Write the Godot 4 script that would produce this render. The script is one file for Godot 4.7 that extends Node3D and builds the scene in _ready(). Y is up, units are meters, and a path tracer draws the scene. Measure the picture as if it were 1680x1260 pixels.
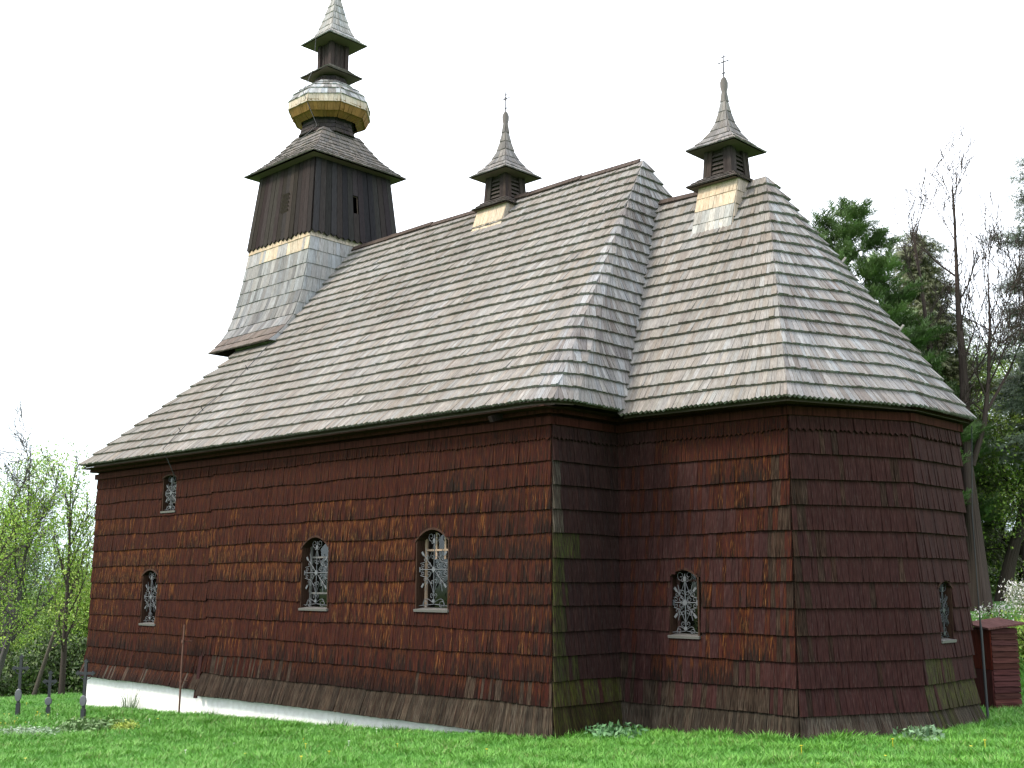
extends Node3D
# Wooden shingled church on a grassy knoll, spring, bright overcast.
# x runs east along the nave, z runs south, y = 0 is the level of the lowest wall course.

const ZC := -3.25
const CAM := Vector3(9.714, 1.482, 10.820)
const YAW := -0.766
const PITCH := 0.1698
const ROLL := 0.0031
var rng := RandomNumberGenerator.new()
var noi := FastNoiseLite.new()
var noi2 := FastNoiseLite.new()
var M := {}
var names := {}
var church: Node3D

# ---------------------------------------------------------------- helpers
func lin(r: float, g: float, b: float) -> Color:
	return Color(r, g, b).linear_to_srgb()

func numbered(called: String) -> String:
	names[called] = names.get(called, -1) + 1
	return called if names[called] == 0 else "%s_%03d" % [called, names[called]]

func tag(o: Node, label: String, category: String, group := "", kind := "") -> void:
	if label != "": o.set_meta("label", label)
	if category != "": o.set_meta("category", category)
	if group != "": o.set_meta("group", group)
	if kind != "": o.set_meta("kind", kind)

func thing(called: String, label: String, category: String, at := Vector3.ZERO, turn := 0.0, group := "") -> Node3D:
	var o := Node3D.new()
	o.name = numbered(called)
	add_child(o)
	o.position = at
	o.rotation.y = turn
	tag(o, label, category, group)
	return o

func part(called: String, m: Mesh, mat: Material, parent: Node, at := Vector3.ZERO) -> MeshInstance3D:
	var o := MeshInstance3D.new()
	o.name = called
	o.mesh = m
	if mat: o.material_override = mat
	parent.add_child(o, true)
	o.position = at
	return o

class Buf:
	var v := PackedVector3Array()
	var n := PackedVector3Array()
	var uv := PackedVector2Array()
	var c := PackedColorArray()
	var ix := PackedInt32Array()
	func quad(a: Vector3, b: Vector3, cc: Vector3, d: Vector3, col := Color.WHITE, u0 := Vector2.ZERO, us := 1.0):
		var nn := (b - a).cross(d - a)
		if nn.length_squared() < 1e-12: nn = (cc - b).cross(d - b)
		nn = nn.normalized()
		var k := v.size()
		v.append(a); v.append(b); v.append(cc); v.append(d)
		for i in 4:
			n.append(nn); c.append(col)
		var w := (b - a).length() * us
		var h := (d - a).length() * us
		uv.append(u0); uv.append(u0 + Vector2(w, 0)); uv.append(u0 + Vector2(w, h)); uv.append(u0 + Vector2(0, h))
		ix.append(k); ix.append(k + 2); ix.append(k + 1)
		ix.append(k); ix.append(k + 3); ix.append(k + 2)
	func tri(a: Vector3, b: Vector3, cc: Vector3, col := Color.WHITE, u0 := Vector2.ZERO):
		var nn := (b - a).cross(cc - a).normalized()
		var k := v.size()
		v.append(a); v.append(b); v.append(cc)
		for i in 3:
			n.append(nn); c.append(col); uv.append(u0 + Vector2(i * 0.02, 0))
		ix.append(k); ix.append(k + 2); ix.append(k + 1)
	func box(o: Vector3, ex: Vector3, ey: Vector3, ez: Vector3, col := Color.WHITE, u0 := Vector2.ZERO, us := 1.0):
		# o = centre, ex ey ez = half axes (right handed)
		var p := []
		for i in 8:
			p.append(o + ex * (1 if i & 1 else -1) + ey * (1 if i & 2 else -1) + ez * (1 if i & 4 else -1))
		quad(p[4], p[5], p[7], p[6], col, u0, us)
		quad(p[1], p[0], p[2], p[3], col, u0, us)
		quad(p[5], p[1], p[3], p[7], col, u0, us)
		quad(p[0], p[4], p[6], p[2], col, u0, us)
		quad(p[6], p[7], p[3], p[2], col, u0, us)
		quad(p[0], p[1], p[5], p[4], col, u0, us)
	func tube(path: Array, radii: Array, sides := 6, col := Color.WHITE, cap := true):
		var m := path.size()
		var prev := Vector3.ZERO
		var base := v.size()
		for i in m:
			var t: Vector3 = (path[min(i + 1, m - 1)] - path[max(i - 1, 0)]).normalized()
			var s: Vector3 = t.cross(Vector3(0.123, 0.31, 0.94)).normalized() if prev == Vector3.ZERO else (prev - t * prev.dot(t)).normalized()
			if s.length() < 0.5: s = t.cross(Vector3(1, 0, 0)).normalized()
			prev = s
			var b := t.cross(s)
			for k in sides:
				var a := TAU * k / sides
				var d := s * cos(a) + b * sin(a)
				v.append(path[i] + d * radii[i])
				n.append(d)
				c.append(col)
				uv.append(Vector2(float(k) / sides, i * 0.3))
		for i in m - 1:
			for k in sides:
				var a0 := base + i * sides + k
				var a1 := base + i * sides + (k + 1) % sides
				ix.append(a0); ix.append(a0 + sides); ix.append(a1)
				ix.append(a1); ix.append(a0 + sides); ix.append(a1 + sides)
		if cap:
			for e in [0, m - 1]:
				var o := base + int(e) * sides
				for k in range(1, sides - 1):
					ix.append(o); ix.append(o + k); ix.append(o + k + 1)
	func add_to(m: ArrayMesh, mat: Material):
		if v.is_empty(): return
		var a := []
		a.resize(Mesh.ARRAY_MAX)
		a[Mesh.ARRAY_VERTEX] = v
		a[Mesh.ARRAY_NORMAL] = n
		a[Mesh.ARRAY_TEX_UV] = uv
		a[Mesh.ARRAY_COLOR] = c
		a[Mesh.ARRAY_INDEX] = ix
		m.add_surface_from_arrays(Mesh.PRIMITIVE_TRIANGLES, a)
		if mat: m.surface_set_material(m.get_surface_count() - 1, mat)
	func mesh(mat: Material = null) -> ArrayMesh:
		var m := ArrayMesh.new()
		add_to(m, mat)
		return m

# ---------------------------------------------------------------- materials
func grain_image(size: int, fn: Callable) -> ImageTexture:
	var img := Image.create(size, size, false, Image.FORMAT_RGB8)
	for y in size:
		for x in size:
			img.set_pixel(x, y, fn.call(float(x) / size, float(y) / size))
	img.generate_mipmaps()
	return ImageTexture.create_from_image(img)

func st_noise(sd: int, f := 1.0) -> FastNoiseLite:
	var k := FastNoiseLite.new()
	k.seed = sd
	k.noise_type = FastNoiseLite.TYPE_SIMPLEX
	k.fractal_type = FastNoiseLite.FRACTAL_NONE
	k.frequency = f
	return k

# one tile is 0.5 m wide and 0.5 m tall; grain runs along v
func wood_tex(base: Color, dark: Color, worn: Color, worn_amt: float, dark_amt: float, third: Color, third_amt: float, sd: int, stain := 0.0) -> ImageTexture:
	var a := st_noise(sd)
	var b := st_noise(sd + 7)
	var d := st_noise(sd + 13)
	var e := st_noise(sd + 21)
	return grain_image(512, func(u, v):
		var g: float = a.get_noise_2d(u * 150.0, v * 2.6)
		var g2: float = a.get_noise_2d(u * 55.0 + 90.0, v * 1.3)
		var col := base * (1.0 + 0.2 * g + 0.2 * g2)
		var dk: float = clampf((d.get_noise_2d(u * 26.0, v * 1.7) + 0.4 * g + dark_amt * 2.0 - 1.0 + stain * clampf(0.30 - v, -0.3, 0.3) * 2.4) * 1.6 + 0.1, 0.0, 1.0)
		col = col.lerp(dark, dk)
		var w: float = clampf((b.get_noise_2d(u * 78.0, v * 1.8) + 0.3 * g2 + worn_amt * 2.0 - 1.0 - stain * clampf(0.26 - v, -0.2, 0.3) * 1.3) * 1.9, 0.0, 1.0)
		col = col.lerp(worn * (1.0 + 0.35 * g), w)
		var t: float = clampf((e.get_noise_2d(u * 34.0, v * 1.6) + 0.3 * g + third_amt * 2.0 - 1.0) * 2.0, 0.0, 1.0)
		col = col.lerp(third * (1.0 + 0.3 * g), t)
		if g > 0.72: col = col * 0.55
		return Color(maxf(col.r, 0.003), maxf(col.g, 0.003), maxf(col.b, 0.003)).linear_to_srgb())

func mat_tex(t: Texture2D, rough := 0.85, vcol := true) -> StandardMaterial3D:
	var m := StandardMaterial3D.new()
	m.albedo_texture = t
	m.roughness = rough
	m.metallic_specular = 0.18
	m.vertex_color_use_as_albedo = vcol
	return m

func mat_flat(c: Color, rough := 0.8, metal := 0.0, vcol := false) -> StandardMaterial3D:
	var m := StandardMaterial3D.new()
	m.albedo_color = c
	m.roughness = rough
	m.metallic = metal
	m.vertex_color_use_as_albedo = vcol
	return m

func make_materials() -> void:
	var orange := Color(0.150, 0.050, 0.012)
	var black := Color(0.0105, 0.0075, 0.0065)
	var grey := Color(0.085, 0.070, 0.054)
	var red := Color(0.0310, 0.0092, 0.0072)
	M.red = mat_tex(wood_tex(red * 1.05, black * 1.3, orange * 0.8, 0.19, 0.33, grey, 0.01, 11, 0.2), 0.9)
	M.worn = mat_tex(wood_tex(red * 1.05, black, orange, 0.245, 0.40, Color(0.33, 0.175, 0.055), 0.11, 31, 0.6), 0.9)
	M.dark = mat_tex(wood_tex(Color(0.024, 0.0092, 0.0075), black, orange * 0.8, 0.17, 0.48, grey * 0.8, 0.07, 51, 0.8), 0.9)
	M.grey = mat_tex(wood_tex(Color(0.045, 0.037, 0.029), Color(0.014, 0.012, 0.010), Color(0.115, 0.102, 0.08), 0.33, 0.36, Color(0.035, 0.014, 0.011), 0.22, 71))
	M.plum = mat_tex(wood_tex(Color(0.0300, 0.0118, 0.0110), Color(0.018, 0.0085, 0.0082), Color(0.058, 0.030, 0.026), 0.22, 0.28, Color(0.11, 0.095, 0.082), 0.05, 91))
	M.moss = mat_tex(wood_tex(Color(0.032, 0.021, 0.016), black, Color(0.042, 0.058, 0.013), 0.345, 0.30, Color(0.07, 0.085, 0.014), 0.2, 111))
	var w := Color(0.86, 0.86, 0.86)
	M.roof = mat_tex(wood_tex(w, Color(0.46, 0.43, 0.42), Color(1.0, 1.0, 1.0), 0.34, 0.28, Color(0.64, 0.60, 0.56), 0.24, 131), 0.8)
	M.plank = mat_tex(wood_tex(Color(0.9, 0.86, 0.84), Color(0.38, 0.36, 0.36), Color(1.0, 0.9, 0.82), 0.2, 0.3, Color(0.62, 0.5, 0.45), 0.2, 151), 0.75)
	M.under = mat_flat(lin(0.085, 0.062, 0.048), 0.9)
	M.core = mat_flat(lin(0.075, 0.050, 0.038), 0.95)
	M.cornice = mat_tex(M.plank.albedo_texture, 0.85)
	M.iron = mat_flat(lin(0.10, 0.105, 0.115), 0.55, 0.3)
	M.dark_iron = mat_flat(lin(0.035, 0.037, 0.042), 0.5, 0.5)
	M.rust = mat_flat(lin(0.11, 0.055, 0.038), 0.8, 0.2)
	M.plaque = mat_flat(lin(0.10, 0.105, 0.115), 0.45, 0.2)
	M.glass = mat_flat(Color(0.03, 0.05, 0.045, 0.35), 0.04)
	M.glass.transparency = BaseMaterial3D.TRANSPARENCY_ALPHA
	M.glass.metallic_specular = 0.8
	M.bar_pale = mat_flat(lin(0.30, 0.21, 0.15), 0.7)
	M.sill = mat_flat(lin(0.10, 0.096, 0.09), 0.7)
	M.frame = mat_tex(M.plank.albedo_texture, 0.8)
	var pn := NoiseTexture2D.new()
	pn.width = 512; pn.height = 512; pn.seamless = true
	pn.noise = FastNoiseLite.new()
	pn.noise.frequency = 0.02
	var gr := Gradient.new()
	gr.set_color(0, lin(0.70, 0.69, 0.66)); gr.set_color(1, lin(0.86, 0.86, 0.85))
	pn.color_ramp = gr
	M.plaster = StandardMaterial3D.new()
	M.plaster.albedo_texture = pn
	M.plaster.uv1_triplanar = true
	M.plaster.uv1_scale = Vector3(0.8, 0.8, 0.8)
	M.plaster.roughness = 0.95
	M.bark = mat_tex(wood_tex(Color(0.9, 0.85, 0.82), Color(0.3, 0.28, 0.28), Color(1, 1, 1), 0.3, 0.4, Color(0.5, 0.55, 0.4), 0.2, 171), 0.95)
	M.leaf = mat_flat(Color.WHITE, 0.6, 0.0, true)
	M.leaf.backlight_enabled = true
	M.leaf.backlight = Color(0.35, 0.42, 0.15)
	M.leaf.cull_mode = BaseMaterial3D.CULL_DISABLED
	M.grass = mat_flat(Color.WHITE, 0.55, 0.0, true)
	M.grass.backlight_enabled = true
	M.grass.backlight = Color(0.3, 0.4, 0.1)
	M.grass.cull_mode = BaseMaterial3D.CULL_DISABLED
	M.soil = mat_tex(wood_tex(Color(0.12, 0.085, 0.06), Color(0.06, 0.045, 0.035), Color(0.2, 0.16, 0.12), 0.3, 0.35, Color(0.05, 0.07, 0.02), 0.3, 191), 1.0, false)
	M.soil.uv1_triplanar = true
	M.vc = mat_flat(Color.WHITE, 0.85, 0.0, true)
	var gn := NoiseTexture2D.new()
	gn.width = 1024; gn.height = 1024; gn.seamless = true
	gn.noise = FastNoiseLite.new()
	gn.noise.frequency = 0.012
	gn.noise.fractal_octaves = 6
	var g2 := Gradient.new()
	g2.offsets = PackedFloat32Array([0.0, 0.35, 0.6, 1.0])
	g2.colors = PackedColorArray([lin(0.05, 0.10, 0.018), lin(0.045, 0.14, 0.014), lin(0.055, 0.17, 0.018), lin(0.08, 0.19, 0.022)])
	gn.color_ramp = g2
	M.ground = StandardMaterial3D.new()
	M.ground.albedo_texture = gn
	M.ground.uv1_triplanar = true
	M.ground.uv1_world_triplanar = true
	M.ground.uv1_scale = Vector3(0.31, 0.31, 0.31)
	M.ground.roughness = 1.0

# ---------------------------------------------------------------- ground
const GX := [-300.0, -60.0, -30.0, -22.0, -18.0, -16.0, -12.0, -6.6, -3.5, -1.3, 0.0, 1.25, 2.6, 5.0, 10.0, 20.0, 300.0]
const GY := [-16.0, -7.5, -3.6, -1.9, -1.25, -1.04, -0.86, -0.67, -0.57, -0.44, -0.40, -0.34, -0.29, -0.23, -0.17, -0.05, 0.5]
func ground_y(x: float, z: float) -> float:
	var y: float = GY[0]
	for i in GX.size() - 1:
		if x >= GX[i]:
			y = lerpf(GY[i], GY[i + 1], clampf((x - GX[i]) / (GX[i + 1] - GX[i]), 0, 1))
	var s := smoothstep(0.0, 1.0, clampf((-z - 6.2) / 10.0, 0, 1))
	y += 1.55 * s * smoothstep(-16.0, -6.0, x) + maxf(0.0, -z - 16.0) * 0.05 * smoothstep(-16.0, -6.0, x)
	return y + 0.025 * noi.get_noise_2d(x * 6.0, z * 6.0)

func build_ground() -> void:
	var xs := []
	var t := -300.0
	while t < 300.0:
		xs.append(t)
		t += 0.4 if (t > -26.0 and t < 14.0) else (4.0 if t > -60.0 and t < 60.0 else 24.0)
	xs.append(300.0)
	var zs := []
	t = -300.0
	while t < 200.0:
		zs.append(t)
		t += 0.4 if (t > -20.0 and t < 14.0) else (4.0 if t > -60.0 and t < 60.0 else 24.0)
	zs.append(200.0)
	var st := SurfaceTool.new()
	st.begin(Mesh.PRIMITIVE_TRIANGLES)
	for z in zs:
		for x in xs: st.add_vertex(Vector3(x, ground_y(x, z), z))
	var w := xs.size()
	for j in zs.size() - 1:
		for i in w - 1:
			var a := j * w + i
			for q in [a, a + 1, a + w, a + 1, a + w + 1, a + w]: st.add_index(q)
	st.generate_normals()
	var o := part("ground", st.commit(), M.ground, self)
	tag(o, "grassy ground sloping gently around the wooden church", "ground", "", "structure")

# ---------------------------------------------------------------- shingles
# record: [material key, bl, br, tr, tl, normal, thick left, thick right, colour, uv, pointed, score]
func record(list: Array, key: String, bl: Vector3, br: Vector3, tr: Vector3, tl: Vector3, n: Vector3, a: float, b: float, col: Color, pointed: bool) -> void:
	var c := (bl + tr) * 0.5
	var to := CAM - c
	var d := to.length()
	var score := (br - bl).length() * (tl - bl).length() * maxf(0.0, n.dot(to) / d) / (d * d)
	var f := Vector3(sin(YAW), 0, -cos(YAW))
	var r := Vector3(cos(YAW), 0, sin(YAW))
	var dep := -to.dot(f)
	if absf(to.dot(r)) > dep * 0.43: score = 0.0
	list.append([key, bl, br, tr, tl, n, a, b, col, Vector2(rng.randf(), 0.0), pointed, score])

func shingle(buf: Buf, s: Array, o := Vector3.ZERO) -> void:
	var n: Vector3 = s[5]
	var bl: Vector3 = s[1] - o
	var br: Vector3 = s[2] - o
	var tr: Vector3 = s[3] - o
	var tl: Vector3 = s[4] - o
	var a: Vector3 = bl + n * float(s[6])
	var b: Vector3 = br + n * float(s[7])
	var c := tr + n * 0.004
	var d := tl + n * 0.004
	var col: Color = s[8]
	var u: Vector2 = s[9]
	buf.quad(a, b, c, d, col, u, 2.0)
	if s[10]:
		var dn := (bl - tl).normalized() * (br - bl).length() * 0.42
		var bm := (bl + br) * 0.5 + dn
		var om: Vector3 = (a + b) * 0.5 + dn
		buf.tri(a, om, b, col, u)
		buf.quad(bl, bm, om, a, col, u, 2.0)
		buf.quad(bm, br, b, om, col, u, 2.0)
	else:
		buf.quad(bl, br, b, a, col, u, 2.0)
	buf.quad(bl, a, d, tl, col, u, 2.0)
	buf.quad(b, br, tr, c, col, u, 2.0)

# L, R: course end points from the bottom up. paint(frac position, course, point) -> [key, colour]
func shingle_face(list: Array, L: Array, R: Array, width: float, thick: float, paint: Callable, holes := [], pointed_course := -1, wave := 0.016, ov := 0.3, twist := 0.4, joint := 0.003, ext := 0.0, raise := 0.0) -> void:
	var nc := L.size() - 1
	for i in nc:
		var l0: Vector3 = L[i]
		var r0: Vector3 = R[i]
		var l1: Vector3 = L[i] + (L[i + 1] - L[i]) * (1.0 + ov)
		var r1: Vector3 = R[i] + (R[i + 1] - R[i]) * (1.0 + ov)
		if i == nc - 1:
			l1 = L[i + 1]
			r1 = R[i + 1]
		if (r0 - l0).length() < 0.01: continue
		var dir := (r0 - l0).normalized()
		l0 -= dir * ext
		l1 -= dir * ext
		r0 += dir * ext
		r1 += dir * ext
		var len := (r0 - l0).length()
		var up := ((l1 - l0) + (r1 - r0)) * 0.5
		var n := dir.cross(up).normalized()
		var e0 := (l1 - l0).dot(dir)
		var e1 := (r0 - r1).dot(dir)
		var fan: float = minf(1.3, len * 0.5)
		var x := 0.0
		while x < len - 0.005:
			var w := width * rng.randf_range(0.68, 1.35)
			if x + w > len - width * 0.5: w = len - x
			var x2 := x + w
			var gap := minf(joint, w * 0.1)
			var tx := []
			for q in [x, x2]:
				tx.append(q + e0 * maxf(0.0, 1.0 - q / fan) - e1 * maxf(0.0, 1.0 - (len - q) / fan))
			var top_len := len - e0 - e1
			var ta: Vector3
			var tb: Vector3
			if top_len > 0.01:
				ta = l1.lerp(r1, clampf((tx[0] - e0) / top_len, 0, 1))
				tb = l1.lerp(r1, clampf((tx[1] - e0) / top_len, 0, 1))
			else:
				ta = l1
				tb = r1
			var ba := l0 + dir * (x + gap)
			var bb := l0 + dir * (x2 - gap)
			var mid := (ba + bb) * 0.5
			var lift: float = wave * noi.get_noise_3d(mid.x * 9.0, i * 31.0, mid.z * 9.0) * 2.0 + rng.randf_range(-0.2, 0.2) * wave
			var un := up.normalized()
			ba += un * lift + n * raise
			bb += un * lift + n * raise
			var th := thick * rng.randf_range(0.85, 1.2)
			var tw := th * twist * rng.randf_range(-0.3, 1.0)
			var pc: Array = paint.call((x + w * 0.5) / len, i, mid + up * 0.35)
			var cm := x + w * 0.5
			var cut := false
			for h in holes:
				if cm > h.x0 and cm < h.x1:
					var hx: float = (cm - (h.x0 + h.x1) * 0.5) / ((h.x1 - h.x0) * 0.5)
					var ht: float = h.y1 + h.rise * (1.0 - hx * hx)
					var yb := ba.y
					var yt := ta.y
					if yt <= h.y0 or yb >= ht: continue
					cut = true
					if yb < h.y0 - 0.01:
						var f: float = (h.y0 - yb) / (yt - yb)
						record(list, pc[0], ba, bb, bb.lerp(tb, f), ba.lerp(ta, f), n, th, th - tw, pc[1], false)
					var vis: float = ba.y + (L[i + 1].y - L[i].y)
					if ht < vis - 0.01 and yt > ht:
						var f2: float = (ht - yb) / (yt - yb)
						record(list, pc[0], ba.lerp(ta, f2), bb.lerp(tb, f2), tb, ta, n, th * 0.8, (th - tw) * 0.8, pc[1], false)
			if not cut:
				record(list, pc[0], ba, bb, tb, ta, n, th, th - tw, pc[1], i == pointed_course)
			x = x2

func commit_shingles(list: Array, called: String, singles_parent: Node, mass_parent: Node, singles: int, label: String) -> void:
	list.sort_custom(func(a, b): return a[11] > b[11])
	var bufs := {}
	for i in list.size():
		var s: Array = list[i]
		if i < singles and s[11] > 0.0:
			var b := Buf.new()
			shingle(b, s, s[1])
			part("shingle", b.mesh(M[s[0]]), null, singles_parent, s[1])
		else:
			if not bufs.has(s[0]): bufs[s[0]] = Buf.new()
			shingle(bufs[s[0]], s)
	var m := ArrayMesh.new()
	for k in bufs: bufs[k].add_to(m, M[k])
	if m.get_surface_count() == 0: return
	var o := part(called, m, null, mass_parent)
	tag(o, label, "", "", "stuff")

func edge(poly: Array, n: int) -> Array:
	var total := 0.0
	for i in poly.size() - 1: total += (poly[i + 1] - poly[i]).length()
	var out := []
	for k in n + 1:
		var s := total * k / n
		var p: Vector3 = poly[poly.size() - 1]
		for i in poly.size() - 1:
			var l: float = (poly[i + 1] - poly[i]).length()
			if s <= l + 1e-6:
				p = poly[i].lerp(poly[i + 1], clampf(s / maxf(l, 1e-6), 0, 1))
				break
			s -= l
		out.append(p)
	return out

func under_sheet(buf: Buf, L: Array, R: Array, depth: float) -> void:
	for i in L.size() - 1:
		var n: Vector3 = (R[i] - L[i]).cross(L[i + 1] - L[i] + R[i + 1] - R[i]).normalized() * depth
		buf.quad(L[i] - n, R[i] - n, R[i + 1] - n, L[i + 1] - n)

# ---------------------------------------------------------------- church
const HOLES_NAVE := [[-9.95, -9.40, 0.75, 1.60, 0.10], [-9.40, -8.92, 2.74, 3.33, 0.05], [-5.13, -4.44, 1.10, 2.00, 0.17], [-2.48, -1.81, 1.13, 2.05, 0.16]]
const WALL_TOP := 3.66
var wall_list := []
var roof_list := []

func tint(c: Color, v := 0.16) -> Color:
	var k := 1.0 + rng.randf_range(-v, v)
	var h := rng.randf_range(-0.04, 0.04)
	return Color(c.r * k * (1.0 + h), c.g * k, c.b * k * (1.0 - h))

func hole_dicts(arr: Array, x0: float) -> Array:
	var out := []
	for h in arr: out.append({"x0": h[0] - x0, "x1": h[1] - x0, "y0": h[2], "y1": h[3], "rise": h[4]})
	return out

func wall_levels(shift := 0.0, bottom := -0.37) -> Array:
	var ys := [bottom]
	for i in 12: ys.append(0.3 * i + shift)
	ys.append(WALL_TOP)
	return ys

# out offset of a course line at height y: the lowest courses kick outwards
func kick(y: float) -> float:
	return 0.03 + (0.11 * clampf(-y / 0.37, 0, 1) + 0.03 * clampf((0.3 - y) / 0.3, 0, 1))

# wall end points for corner c with outward directions o (already mitred)
func wall_edge(c: Vector2, o: Vector2, ys: Array) -> Array:
	var out := []
	for y in ys:
		var k := kick(y)
		out.append(Vector3(c.x + o.x * k, y, c.y + o.y * k))
	return out

func wall_core(buf: Buf, a: Vector2, b: Vector2, y0: float, y1: float, holes: Array) -> void:
	var len := (b - a).length()
	var d := (b - a) / len
	var nrm := Vector2(-d.y, d.x) # outward is to the left-hand side seen from above going a -> b with z south
	if true: nrm = Vector2(-d.y, d.x)
	var xs := [0.0, len]
	var ys := [y0, y1]
	for h in holes:
		for q in [h.x0, h.x1]: if q not in xs: xs.append(q)
		for q in [h.y0, h.y1 + h.rise]: if q not in ys: ys.append(q)
	xs.sort()
	ys.sort()
	var pt := func(x: float, y: float, z: float) -> Vector3:
		var q := a + d * x + nrm * z
		return Vector3(q.x, y, q.y)
	var T := -0.24
	for i in xs.size() - 1:
		for j in ys.size() - 1:
			var cx: float = (xs[i] + xs[i + 1]) * 0.5
			var cy: float = (ys[j] + ys[j + 1]) * 0.5
			var open := false
			for h in holes:
				if cx > h.x0 and cx < h.x1 and cy > h.y0 and cy < h.y1 + h.rise: open = true
			if open: continue
			buf.quad(pt.call(xs[i], ys[j], 0), pt.call(xs[i + 1], ys[j], 0), pt.call(xs[i + 1], ys[j + 1], 0), pt.call(xs[i], ys[j + 1], 0))
			buf.quad(pt.call(xs[i + 1], ys[j], T), pt.call(xs[i], ys[j], T), pt.call(xs[i], ys[j + 1], T), pt.call(xs[i + 1], ys[j + 1], T))
	for h in holes:
		var yt: float = h.y1 + h.rise
		buf.quad(pt.call(h.x0, h.y0, 0), pt.call(h.x1, h.y0, 0), pt.call(h.x1, h.y0, T), pt.call(h.x0, h.y0, T))
		buf.quad(pt.call(h.x0, yt, 0), pt.call(h.x1, yt, 0), pt.call(h.x1, yt, T), pt.call(h.x0, yt, T))
		buf.quad(pt.call(h.x0, h.y0, 0), pt.call(h.x0, yt, 0), pt.call(h.x0, yt, T), pt.call(h.x0, h.y0, T))
		buf.quad(pt.call(h.x1, h.y0, 0), pt.call(h.x1, yt, 0), pt.call(h.x1, yt, T), pt.call(h.x1, h.y0, T))

func paint_nave(_f: float, i: int, p: Vector3) -> Array:
	var r1 := rng.randf()
	var n := 0.5 + 0.9 * noi2.get_noise_2d(p.x * 1.1 + 40.0, p.y * 2.6)
	var q := 0.45 * r1 + 0.55 * n
	if i == 0:
		if p.x < -8.0: return ["dark" if r1 < 0.8 else "grey", tint(Color(1.2, 1.0, 0.95), 0.25)]
		return ["grey", tint(Color(0.70, 0.65, 0.58).lerp(Color(0.48, 0.39, 0.35), clampf(-p.x / 9.0, 0, 1)), 0.40)]
	if i == 1:
		return ["dark" if q < 0.62 else ("grey" if q < 0.78 and p.x > -7.5 else "red"), tint(Color(0.6, 0.5, 0.46) if q >= 0.62 and q < 0.78 else Color(0.85, 0.78, 0.75), 0.2)]
	if i == 2:
		return ["dark" if q < 0.5 else ("worn" if r1 < 0.5 else "red"), tint(Color(1.0, 0.95, 0.95), 0.2)]
	if i >= 11: return ["red", tint(Color(1.0, 1.1, 1.2), 0.14)]
	var east := clampf((p.x + 4.0) / 3.2, 0, 1)
	var band := clampf(1.0 - absf(p.y - 1.9) / 1.3, 0, 1)
	if q < 0.70 * maxf(east, 0.45 * clampf(1.2 - p.y, 0, 1)) * (0.5 + 0.6 * band): return ["dark", tint(Color(1.1, 1, 1), 0.2)]
	if q < 0.28 + 0.30 * band + 0.16 * east and i < 10: return ["worn", tint(Color(0.95, 0.95, 0.95), 0.22)]
	return ["red", tint(Color(1, 1, 1), 0.2)]

func paint_chancel(f: float, i: int, p: Vector3) -> Array:
	var r1 := rng.randf()
	var n := 0.5 + 0.9 * noi2.get_noise_2d(p.x * 1.7 + 9.0, p.y * 2.6)
	var q := 0.45 * r1 + 0.55 * n
	if i == 0: return ["grey", tint(Color(0.56, 0.54, 0.50), 0.35)]
	if i == 1: return ["grey" if r1 < 0.7 else "plum", tint(Color(0.52, 0.43, 0.38) if r1 < 0.7 else Color(0.9, 0.9, 0.9), 0.25)]
	if i == 2: return ["grey" if r1 < 0.08 + 0.2 * f else ("dark" if q < 0.4 else "plum"), tint(Color(0.5, 0.4, 0.36) if r1 < 0.08 + 0.2 * f else Color(0.95, 0.9, 0.9), 0.2)]
	if i >= 11: return ["red" if f > 0.25 else "plum", tint(Color(1.0, 1.1, 1.15), 0.15)]
	var e := clampf((f - 0.25) / 0.55, 0, 1)
	if f > 0.88 and r1 < 0.6: return ["grey", tint(Color(0.50, 0.37, 0.33), 0.3)]
	if q < 0.46 * e: return ["dark", tint(Color(1.3, 1.1, 1.05), 0.2)]
	if q < 0.62 * e: return ["worn", tint(Color(0.75, 0.72, 0.72), 0.22)]
	return ["plum" if r1 < 0.7 else "red", tint(Color(1, 1, 1), 0.16)]

func paint_apse(f: float, i: int, p: Vector3) -> Array:
	var q := rng.randf() + 0.3 * noi2.get_noise_2d(p.x * 2.0 + p.z * 2.0, p.y * 3.0)
	if i == 0: return ["grey", tint(Color(0.85, 0.82, 0.79) * (1.0 if q < 0.8 else 1.9), 0.35)]
	if f < 0.10 and i < 11: return ["grey" if q < 0.5 else "plum", tint(Color(0.5, 0.37, 0.34) if q < 0.5 else Color(1, 1, 1), 0.25)]
	if q < 0.10 + 0.2 * clampf(0.6 - f, 0, 1): return ["grey", tint(Color(0.58, 0.40, 0.38), 0.25)]
	return ["plum", tint(Color(1.05, 1.02, 1.02), 0.15)]

func paint_east(f: float, i: int, p: Vector3) -> Array:
	var q := rng.randf()
	if i == 0: return ["grey" if q < 0.7 else "moss", tint(Color(0.7, 0.7, 0.66), 0.25)]
	if i == 1 and (q < 0.85): return ["moss", tint(Color(2.0, 2.0, 1.2), 0.3)]
	if i == 2 and (f < 0.55 and q < 0.6): return ["moss", tint(Color(1.0, 0.9, 0.9), 0.2)]
	return ["plum", tint(Color(0.95, 0.98, 1.0), 0.12)]

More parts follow.
